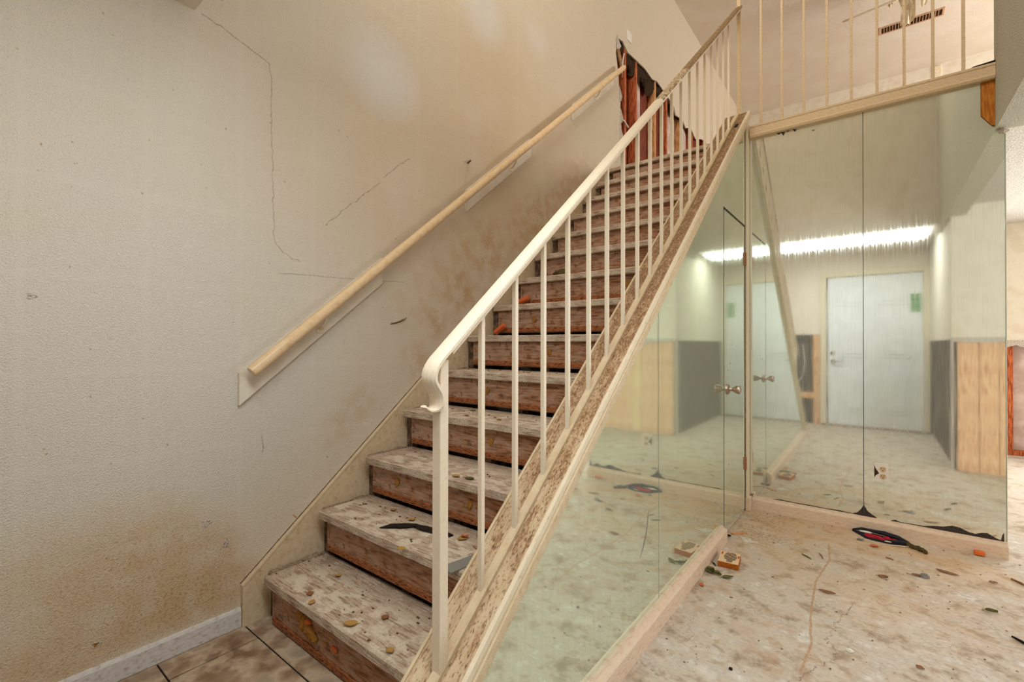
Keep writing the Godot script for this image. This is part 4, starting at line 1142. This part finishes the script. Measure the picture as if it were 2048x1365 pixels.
func build_wall_handrail() -> void:
	var h := thing("wall_handrail", "round wooden handrail on painted backing boards along the left wall", "handrail", P(0.05, 0.95, 0.77))
	var p := func(d: float) -> Vector3: return P(0.07, 0.985 + (d - 0.77) * 0.8245, d)
	put("pole", S().tube([p.call(0.772), p.call(0.776), p.call(1.6), p.call(2.4), p.call(3.2), p.call(4.06), p.call(4.075)], [0.021, 0.024, 0.024, 0.024, 0.024, 0.024, 0.02], 16), mats.pole_wood, h)
	var y := func(d: float, off: float) -> float: return 0.985 + (d - 0.77) * 0.8245 + off
	for b in [[0.75, 1.404], [2.005, 2.656], [3.24, 3.97]]:
		var poly := PackedVector2Array([Vector2(b[0], y.call(b[0], -0.112)), Vector2(b[1], y.call(b[1], -0.112)), Vector2(b[1], y.call(b[1], 0.014)), Vector2(b[0], y.call(b[0], 0.014))])
		put("backing_board", S().prism(poly, "dy", 0.0, 0.017), mats.wall_smooth, h)
	for d in [1.075, 2.42, 3.6]:
		var c: Vector3 = p.call(d)
		var br := S().tube([c + Vector3(-0.05, -0.075, 0), c + Vector3(-0.03, -0.07, 0), c + Vector3(-0.006, -0.045, 0), c + Vector3(0, -0.02, 0)], 0.006, 8)
		br.box(c + Vector3(-0.051, -0.07, 0), Vector3(0.002, 0.024, 0.016), 0.001)
		put("bracket", br, mats.iron, h)
	# hook and string left on the wall above the rail
	var k := thing("wire_hook", "bent rusty wire hook with a thread on the wall above the handrail", "hook", P(0.01, 2.12, 2.02))
	put("wire", S().tube([P(0.0, 2.19, 2.03), P(0.02, 2.2, 2.03), P(0.03, 2.188, 2.01), P(0.022, 2.175, 2.0)], 0.005, 6), mats.carriage, k)
	put("thread", S().tube([P(0.022, 2.176, 2.0), P(0.012, 2.12, 2.0), P(0.008, 2.06, 1.995)], 0.0015, 5), mats.trim_tan, k)
	var bm := thing("scuff_strip", "dark curled strip of peeled paint on the wall between handrail and skirt", "peeled paint", P(0.005, 1.2, 1.5))
	put("curl", S().tube([P(0.002, 1.195, 1.462), P(0.004, 1.205, 1.5), P(0.006, 1.216, 1.535), P(0.01, 1.232, 1.56)], [0.001, 0.003, 0.003, 0.0015], 6), mats.carriage, bm)

# ------------------------------------------------------------------ litter
func leaf(c: Vector3, r: float, turn: float, m: Material, curl := 0.4, long := 1.5) -> Shape:
	var s := S()
	var co := cos(turn)
	var si := sin(turn)
	var rows := []
	for i in 6:
		var t := i / 5.0
		var w := r * sin(PI * clampf(t * 0.9 + 0.08, 0.0, 1.0)) * rng.randf_range(0.75, 1.2)
		var row := []
		for j in 3:
			var q := (j - 1) * w
			var l := (t - 0.5) * r * 2 * long
			var h := 0.002 + absf(j - 1.0) * curl * r * 0.5 + curl * r * t * t * 0.6 + rng.randf_range(0, 0.1) * r
			row.append(c + Vector3(l * co - q * si, h, l * si + q * co))
		rows.append(row)
	var th := Vector3(0, 0.0012, 0)
	for i in 5:
		for j in 2:
			s.quad(rows[i][j] + th, rows[i + 1][j] + th, rows[i + 1][j + 1] + th, rows[i][j + 1] + th, Vector3.UP)
			s.quad(rows[i][j], rows[i + 1][j], rows[i + 1][j + 1], rows[i][j + 1], Vector3.DOWN)
	for i in 5:
		s.quad(rows[i][0], rows[i + 1][0], rows[i + 1][0] + th, rows[i][0] + th, Vector3(si, 0, -co))
		s.quad(rows[i][2], rows[i + 1][2], rows[i + 1][2] + th, rows[i][2] + th, Vector3(-si, 0, co))
	return s

func lay(called: String, label: String, cat: String, c: Vector3, r: float, turn: float, m: Material, curl := 0.4, long := 1.5, stem := true) -> Node3D:
	var t := thing(called, label, cat, c, "dry leaves on the stair and floor")
	put("blade", leaf(c, r, turn, m, curl, long), m, t)
	if stem:
		var dir := Vector3(cos(turn), 0, sin(turn))
		put("stalk", S().tube([c - dir * r * long + Vector3(0, 0.003, 0), c - dir * r * (long + 0.7) + Vector3(0, 0.004, 0.003)], 0.0009, 5), mats.leaf_brown, t)
	return t

func stick(called: String, label: String, a: Vector3, b: Vector3, r: float, m: Material) -> void:
	var q := a.lerp(b, 0.5) + Vector3(0.003, 0.002, 0.004)
	tag(put(called, S().tube([a, q, b], [r * 0.6, r, r * 0.5], 6), m), label, "twig", "twigs on the stair and floor")

func build_litter() -> void:
	rng.seed = 5
	var t1 := RISE
	var t2 := RISE * 2
	var t3 := RISE * 3
	var t4 := RISE * 4
	# first tread
	lay("dry_leaf", "round brown leaf pressed flat near the wall end of the lowest tread", "leaf", P(0.332, t1, 0.867), 0.013, 0.4, mats.leaf_brown, 0.1, 1.2)
	lay("dry_leaf", "yellowish leaf just in front of the round brown one on the lowest tread", "leaf", P(0.39, t1, 0.842), 0.012, 0.9, mats.leaf_yellow, 0.2, 1.3)
	lay("dry_leaf", "largest curled yellow-brown leaf in the middle of the lowest tread", "leaf", P(0.609, t1, 0.852), 0.015, 2.2, mats.leaf_yellow, 0.5, 1.5)
	lay("dry_leaf", "brown leaf fragment near the newel post on the lowest tread", "leaf", P(0.665, t1, 0.945), 0.012, 1.1, mats.leaf_brown, 0.3, 1.2)
	lay("dry_leaf", "small tan leaf at the front right of the lowest tread", "leaf", P(0.815, t1, 0.852), 0.012, 0.2, mats.leaf_yellow, 0.4, 1.3)
	lay("dry_leaf", "small yellow crumb of leaf at the back of the lowest tread", "leaf", P(0.295, t1, 1.0), 0.010, 1.9, mats.leaf_yellow, 0.6, 1.2, false)
	# second tread
	var tape := thing("black_strip", "twisted strip of black rubber lying across the second tread", "rubber strip", P(0.5, t2, 1.16))
	var tp := [[0.43, 1.118, 0.026, 0.003], [0.47, 1.15, 0.030, 0.006], [0.51, 1.178, 0.028, 0.007], [0.535, 1.19, 0.014, 0.011], [0.565, 1.196, 0.022, 0.006], [0.607, 1.202, 0.02, 0.003], [0.66, 1.21, 0.02, 0.003], [0.7, 1.214, 0.009, 0.003]]
	var ts := S()
	for i in tp.size() - 1:
		var a: Array = tp[i]
		var b: Array = tp[i + 1]
		var th := Vector3(0, 0.003, 0)
		var q := [P(a[0], t2 + a[3], a[1] - a[2]), P(b[0], t2 + b[3], b[1] - b[2]), P(b[0], t2 + b[3] * 0.4, b[1] + b[2]), P(a[0], t2 + a[3] * 0.4, a[1] + a[2])]
		ts.quad(q[0] + th, q[1] + th, q[2] + th, q[3] + th, Vector3.UP)
		ts.quad(q[0], q[1], q[2], q[3], Vector3.DOWN)
		ts.quad(q[0], q[1], q[1] + th, q[0] + th, Vector3(0, 0, 1))
		ts.quad(q[3], q[2], q[2] + th, q[3] + th, Vector3(0, 0, -1))
	put("strip", ts, mats.rubber, tape)
	lay("dry_leaf", "oval tan leaf behind the black strip on the second tread", "leaf", P(0.46, t2, 1.225), 0.014, 0.3, mats.leaf_yellow, 0.3, 1.4)
	lay("dry_leaf", "yellow leaf in front of the riser on the second tread, left of the black strip", "leaf", P(0.317, t2, 1.245), 0.013, 0.7, mats.leaf_yellow, 0.5, 1.2)
	lay("dry_leaf", "faded leaf flat near the front of the second tread, left of the newel", "leaf", P(0.64, t2, 1.03), 0.013, 0.1, mats.leaf_yellow, 0.2, 1.4)
	var pk := lay("dry_leaf", "bright pink-orange curled leaf right of the newel on the second tread", "leaf", P(0.751, t2, 1.233), 0.017, 0.5, mats.leaf_pink, 0.9, 1.0)
	put("under_blade", leaf(P(0.748, t2, 1.22), 0.018, 1.6, mats.leaf_yellow, 0.2, 1.0), mats.leaf_yellow, pk)
	var gt := S()
	gt.prism(PackedVector2Array([Vector2(0.845, 1.03), Vector2(0.90, 1.015), Vector2(0.915, 1.13), Vector2(0.905, 1.17), Vector2(0.87, 1.16)]), "xd", t2, t2 + 0.004)
	tag(put("grey_strip", gt, mats.grey_tape), "flat grey strip of tape on the second tread beside the stair cap", "tape")
	stick("twig", "thin bent twig on the second tread behind the grey strip", P(0.82, t2 + 0.003, 1.2), P(0.94, t2 + 0.003, 1.16), 0.002, mats.leaf_brown)
	# third and fourth treads
	tag(put("paper_wad", wad(P(0.762, t3 + 0.001, 1.285), Vector3(0.022, 0.01, 0.014)), mats.gypsum_pink), "small crumpled pale paper on the front of the third tread", "paper")
	lay("dry_leaf", "dark yellow leaf left of the paper wad on the third tread", "leaf", P(0.637, t3, 1.3), 0.014, 0.2, mats.leaf_yellow, 0.3, 1.4)
	lay("dry_leaf", "flat olive leaf between balusters on the third tread", "leaf", P(0.7, t3, 1.31), 0.014, 0.0, mats.leaf_green, 0.3, 1.7)
	lay("dry_leaf", "small olive leaf at the back of the fourth tread", "leaf", P(0.362, t4, 1.69), 0.012, 0.1, mats.leaf_green, 0.3, 1.5)
	lay("dry_leaf", "small yellow leaf near the cap end of the fourth tread", "leaf", P(0.64, t4, 1.56), 0.012, 0.3, mats.leaf_yellow, 0.3, 1.4)
	lay("dry_leaf", "yellow leaf near the front middle of the fourth tread", "leaf", P(0.446, t4, 1.56), 0.011, 0.1, mats.leaf_yellow, 0.3, 1.4)
	# chips that lean on risers
	var chip := func(label: String, c: Vector3, half: Vector3, turn: float) -> void:
		var s := S()
		s.box(Vector3.ZERO, half, 0.003, Transform3D(Basis(Vector3(0, 0, 1), turn) * Basis(Vector3(1, 0, 0), -0.5), c))
		tag(put("brick_chip", s, mats.brick_chip), label, "brick chip")
	chip.call("orange chip leaning on a riser at the wall end of the sixth tread", P(0.125, RISE * 6 + 0.045, D1 + RUN * 6 - 0.005), Vector3(0.045, 0.014, 0.012), 0.55)
	chip.call("orange chip leaning on a riser one step higher, at the wall end", P(0.135, RISE * 7 + 0.05, D1 + RUN * 7 - 0.002), Vector3(0.04, 0.016, 0.012), 0.3)
	tag(put("moss_clump", wad(P(0.27, RISE * 8 + 0.04, D1 + RUN * 8 + 0.01), Vector3(0.07, 0.04, 0.03)), mats.moss), "dark mossy clump heaped at the back of an upper tread", "moss")
	var fb := thing("glue_blob", "lumpy yellow-brown glue blob hanging on the lowest riser below the nosing", "glue blob", P(0.35, 0.09, 0.84))
	for q in [[0.31, 0.115, 0.022], [0.335, 0.1, 0.026], [0.358, 0.092, 0.026], [0.385, 0.085, 0.024], [0.41, 0.075, 0.016]]:
		put("lump", wad(P(q[0], q[1], D1 + 0.026), Vector3(q[2], q[2] * 1.1, 0.014)), mats.foam, fb)
	put("orange_lump", wad(P(0.37, 0.118, D1 + 0.022), Vector3(0.02, 0.01, 0.01)), mats.brick_chip, fb)
	tag(put("glue_smear", wad(P(0.53, 0.085, D1 + 0.026), Vector3(0.02, 0.009, 0.005)), mats.brick_chip), "small orange glue smear right of the glue blob on the lowest riser", "glue smear")
	for q in [[3, 0.27, 0.62, "third"], [3, 0.71, 0.4, "third"], [4, 0.62, 0.5, "fourth"], [5, 0.4, 0.5, "fifth"], [5, 0.93, 0.35, "fifth"], [6, 0.62, 0.45, "sixth"], [7, 0.36, 0.5, "seventh"], [8, 0.84, 0.5, "eighth"]]:
		var s := wad(P(q[1], RISE * (q[0] - 1) + 0.09 + 0.02 * q[2], D1 + RUN * (q[0] - 1) + 0.026), Vector3(0.013, 0.02, 0.006))
		put("glue_drop", s, mats.foam, get_node("staircase"))
	# floor: the cardboard box
	var bx := thing("cardboard_box", "small flat kraft box with printed lines on the floor by the stair baseboard", "box", P(1.35, 0.0, 2.55))
	var t := Transform3D(Basis(Vector3.UP, 0.125), P(1.357, 0.0, 2.502))
	var bs := S()
	bs.box(Vector3(0, 0.0135, 0), Vector3(0.0465, 0.0135, 0.066), 0.002, t)
	put("carton", bs, mats.card_side, bx)
	var ls := S()
	ls.box(Vector3(0, 0.0274, 0), Vector3(0.0455, 0.0008, 0.065), 0.0004, t)
	put("lid_face", ls, mats.card, bx)
	var row := 0
	for q in [[-0.052, 0.021], [-0.037, 0.025], [-0.022, 0.028], [-0.007, 0.030], [0.008, 0.027], [0.022, 0.023], [0.036, 0.014], [0.05, 0.012]]:
		var pr := S()
		pr.box(Vector3(0.004, 0.0284, q[0]), Vector3(q[1], 0.0002, 0.0046), 0.0, t)
		put("printed_line", pr, mats.print, bx)
	for q in [[-0.036, -0.04], [0.04, -0.022]]:
		var p2 := S()
		p2.box(Vector3(q[0], 0.0284, q[1]), Vector3(0.004, 0.0002, 0.013), 0.0, t)
		put("printed_mark", p2, mats.print_red, bx)
	stick("twig", "short dark twig between the kraft box and the baseboard", P(1.29, 0.004, 2.45), P(1.314, 0.005, 2.42), 0.0035, mats.void)
	var gl := thing("weed_sprig", "green withered sprig on the floor in front of the kraft box", "plant", P(1.32, 0.0, 2.36))
	for q in [[1.305, 2.36, 0.016, 0.3], [1.32, 2.345, 0.014, 1.1], [1.338, 2.34, 0.015, 2.0], [1.312, 2.33, 0.012, 2.8], [1.352, 2.33, 0.012, 0.6], [1.298, 2.34, 0.012, 1.9]]:
		put("leaf", leaf(P(q[0], 0.003, q[1]), q[2], q[3], mats.leaf_green, 0.8, 1.2), mats.leaf_green, gl)
	lay("dry_leaf", "dark green pointed leaf right of the withered sprig by the box", "leaf", P(1.388, 0.0, 2.335), 0.014, -0.6, mats.leaf_green, 0.5, 1.7)
	# the black and red cloth shoe thing by the corner baseboard
	var sh := thing("crumpled_cloth", "flattened black and red cloth shoe piece with white patch by the corner baseboard", "cloth", P(1.95, 0.0, 3.33))
	var outline := PackedVector2Array([Vector2(1.822, 3.385), Vector2(1.85, 3.375), Vector2(1.9, 3.385), Vector2(1.96, 3.375), Vector2(2.02, 3.372), Vector2(2.06, 3.36), Vector2(2.085, 3.34), Vector2(2.07, 3.31), Vector2(2.03, 3.288), Vector2(1.97, 3.285), Vector2(1.92, 3.288), Vector2(1.885, 3.3), Vector2(1.86, 3.335)])
	put("sole", S().prism(outline, "xd", 0.0, 0.01), mats.black_cloth, sh)
	put("red_panel", S().prism(PackedVector2Array([Vector2(1.88, 3.345), Vector2(1.93, 3.35), Vector2(1.965, 3.33), Vector2(2.0, 3.345), Vector2(2.04, 3.335), Vector2(2.045, 3.312), Vector2(1.99, 3.305), Vector2(1.96, 3.292), Vector2(1.93, 3.305), Vector2(1.9, 3.296), Vector2(1.885, 3.315)]), "xd", 0.01, 0.014), mats.red_cloth, sh)
	for q in [[1.9, 3.325, 0.022, 0.01], [1.945, 3.312, 0.024, 0.011], [1.98, 3.33, 0.02, 0.01], [2.015, 3.322, 0.022, 0.006]]:
		put("red_fold", wad(P(q[0], 0.014, q[1]), Vector3(q[2], q[3], 0.012)), mats.red_cloth, sh)
	put("black_fold", S().tube([P(1.825, 0.012, 3.38), P(1.87, 0.024, 3.378), P(1.92, 0.026, 3.372), P(1.97, 0.026, 3.37), P(2.03, 0.02, 3.358), P(2.075, 0.012, 3.335)], [0.004, 0.01, 0.009, 0.013, 0.013, 0.006], 7), mats.black_cloth, sh)
	put("black_fold", S().tube([P(1.97, 0.012, 3.292), P(2.03, 0.016, 3.3), P(2.075, 0.014, 3.325)], [0.006, 0.011, 0.008], 7), mats.black_cloth, sh)
	put("white_patch", wad(P(1.885, 0.018, 3.36), Vector3(0.03, 0.006, 0.01)), mats.white_bit, sh)
	put("white_patch", wad(P(1.985, 0.012, 3.287), Vector3(0.018, 0.003, 0.005)), mats.white_bit, sh)
	put("eyelet_tab", wad(P(1.862, 0.008, 3.245), Vector3(0.02, 0.007, 0.012)), mats.grey_tape, sh)
	var ms := thing("moss_clump", "grey-green dried moss tuft on the floor right of the red cloth", "moss", P(2.1, 0.0, 3.28))
	for q in [[2.085, 3.3, 0.018], [2.105, 3.29, 0.022], [2.122, 3.27, 0.018], [2.138, 3.25, 0.013], [2.07, 3.312, 0.012]]:
		put("tuft", wad(P(q[0], 0.008, q[1]), Vector3(q[2], 0.014, q[2] * 0.8)), mats.moss, ms)
	stick("twig", "pale stalk between the red cloth and the moss tuft", P(1.99, 0.003, 3.262), P(2.08, 0.004, 3.3), 0.003, mats.cream)
	tag(put("plastic_clip", S().bx(2.335, 2.375, 0.004, 0.024, 3.385, 3.412, 0.003), mats.orange_plastic), "small orange plastic piece at the end of the corner baseboard", "plastic piece")
	# scattered leaves and chips on the concrete
	lay("dry_leaf", "small orange-brown leaf chip in front of the red cloth", "leaf", P(1.925, 0.0, 3.19), 0.016, 0.4, mats.brick_chip, 0.4, 1.2, false)
	lay("dry_leaf", "curled brown leaf in the middle of the bare floor, left of the grey flake", "leaf", P(1.96, 0.0, 2.791), 0.015, 0.3, mats.leaf_brown, 0.7, 1.3)
	lay("dry_leaf", "brown leaf with its stem beside the grey flake on the open floor", "leaf", P(2.085, 0.0, 2.911), 0.013, 0.1, mats.leaf_brown, 0.6, 1.4)
	tag(put("grey_flake", wad(P(2.112, 0.006, 2.92), Vector3(0.02, 0.014, 0.016)), mats.grey_tape), "small grey crumpled flake on the open floor", "flake")
	lay("dry_leaf", "long flat tan leaf toward the sunlit side of the floor", "leaf", P(2.203, 0.0, 3.044), 0.014, 0.35, mats.leaf_brown, 0.15, 3.0, false)
	lay("dry_leaf", "long curled brown leaf beside the tan floor streak", "leaf", P(1.765, 0.0, 2.469), 0.011, 0.1, mats.leaf_brown, 0.6, 2.8)
	stick("twig", "short dark twig on the floor beside the tan streak", P(1.698, 0.003, 2.91), P(1.722, 0.003, 2.845), 0.003, mats.leaf_brown)
	stick("twig", "grey-green curved twig left of the dark twig on the floor", P(1.63, 0.003, 2.84), P(1.675, 0.003, 2.8), 0.004, mats.leaf_green)
	stick("twig", "thin horizontal twig on the floor below the red cloth", P(1.972, 0.003, 3.062), P(2.003, 0.003, 3.055), 0.003, mats.leaf_brown)
	lay("dry_leaf", "dark curled leaf on the bright floor at the right edge", "leaf", P(2.305, 0.0, 2.704), 0.016, 0.5, mats.leaf_green, 0.9, 1.2)
	lay("dry_leaf", "slim tan leaf on the bright floor behind the dark curled one", "leaf", P(2.358, 0.0, 3.049), 0.011, 0.2, mats.leaf_brown, 0.3, 1.3, false)
	stick("twig", "pale stick at the far right edge of the floor", P(2.43, 0.003, 3.15), P(2.475, 0.004, 3.08), 0.005, mats.leaf_brown)
	stick("twig", "dark bent twig at the lower right edge of the floor", P(2.335, 0.003, 2.53), P(2.37, 0.004, 2.48), 0.005, mats.void)
	lay("dry_leaf", "small reddish leaf beside the stair baseboard in front of the sprig", "leaf", P(1.312, 0.0, 2.19), 0.011, 0.9, mats.brick_chip, 0.3, 1.4, false)
	tag(put("plaster_crumb", wad(P(1.862, 0.003, 2.051), Vector3(0.013, 0.006, 0.01)), mats.white_bit), "white plaster crumb near the dark floor crack", "crumb")
	tag(put("dark_pellet", wad(P(1.55, 0.003, 1.688), Vector3(0.006, 0.005, 0.006)), mats.void), "tiny black pellet near the bottom of the floor", "pellet")
	lay("dry_leaf", "tan leaf scrap at the bottom edge of the floor, right of the plaster crumb", "leaf", P(2.052, 0.0, 2.092), 0.010, 0.4, mats.leaf_brown, 0.3, 1.2, false)
	lay("dry_leaf", "dark reddish leaf scrap at the foot of the closet door", "leaf", P(1.275, 0.0, 2.84), 0.014, 0.8, mats.void, 0.6, 1.2, false)
	tag(put("wood_splinter", S().prism(PackedVector2Array([Vector2(1.27, 2.9), Vector2(1.34, 2.965), Vector2(1.35, 2.945), Vector2(1.29, 2.88)]), "xd", 0.0, 0.006), mats.stud_fir), "flat pale wood splinter at the foot of the closet door", "splinter")
	# crumbs too many to count
	var grit := S()
	rng.seed = 77
	for i in 150:
		var x := rng.randf_range(1.3, 2.6)
		var d := rng.randf_range(1.4, 3.4)
		var r := rng.randf_range(0.0008, 0.003)
		grit.box(P(x, r * 0.5, d), Vector3(r * rng.randf_range(0.7, 2.0), r * 0.6, r), 0.0, Transform3D())
	var g := put("floor_grit", grit, mats.dust_top)
	g.set_meta("kind", "stuff")
	tag(g, "loose brown grit scattered over the bare concrete floor", "grit")
	var gr2 := S()
	for i in 260:
		var k := rng.randi_range(1, 8)
		var d := D1 + RUN * (k - 1) + RUN * pow(rng.randf(), 0.6)
		var r := rng.randf_range(0.0008, 0.003)
		gr2.box(P(rng.randf_range(0.08, 1.1), RISE * k + r * 0.5, d), Vector3(r * rng.randf_range(0.7, 2.2), r * 0.7, r), 0.0, Transform3D())
	var g2 := put("tread_grit", gr2, mats.carriage)
	g2.set_meta("kind", "stuff")
	tag(g2, "dark crumbs scattered over the dusty stair treads", "grit")
	var cr := tag(put("plaster_crumb", wad(P(2.455, 2.2, 3.44), Vector3(0.02, 0.014, 0.014)), mats.gypsum_torn), "torn plaster lump at the bulkhead's lower corner", "plaster lump")

func wad(c: Vector3, r: Vector3) -> Shape:
	var s := S()
	clump(s, c, r)
	return s
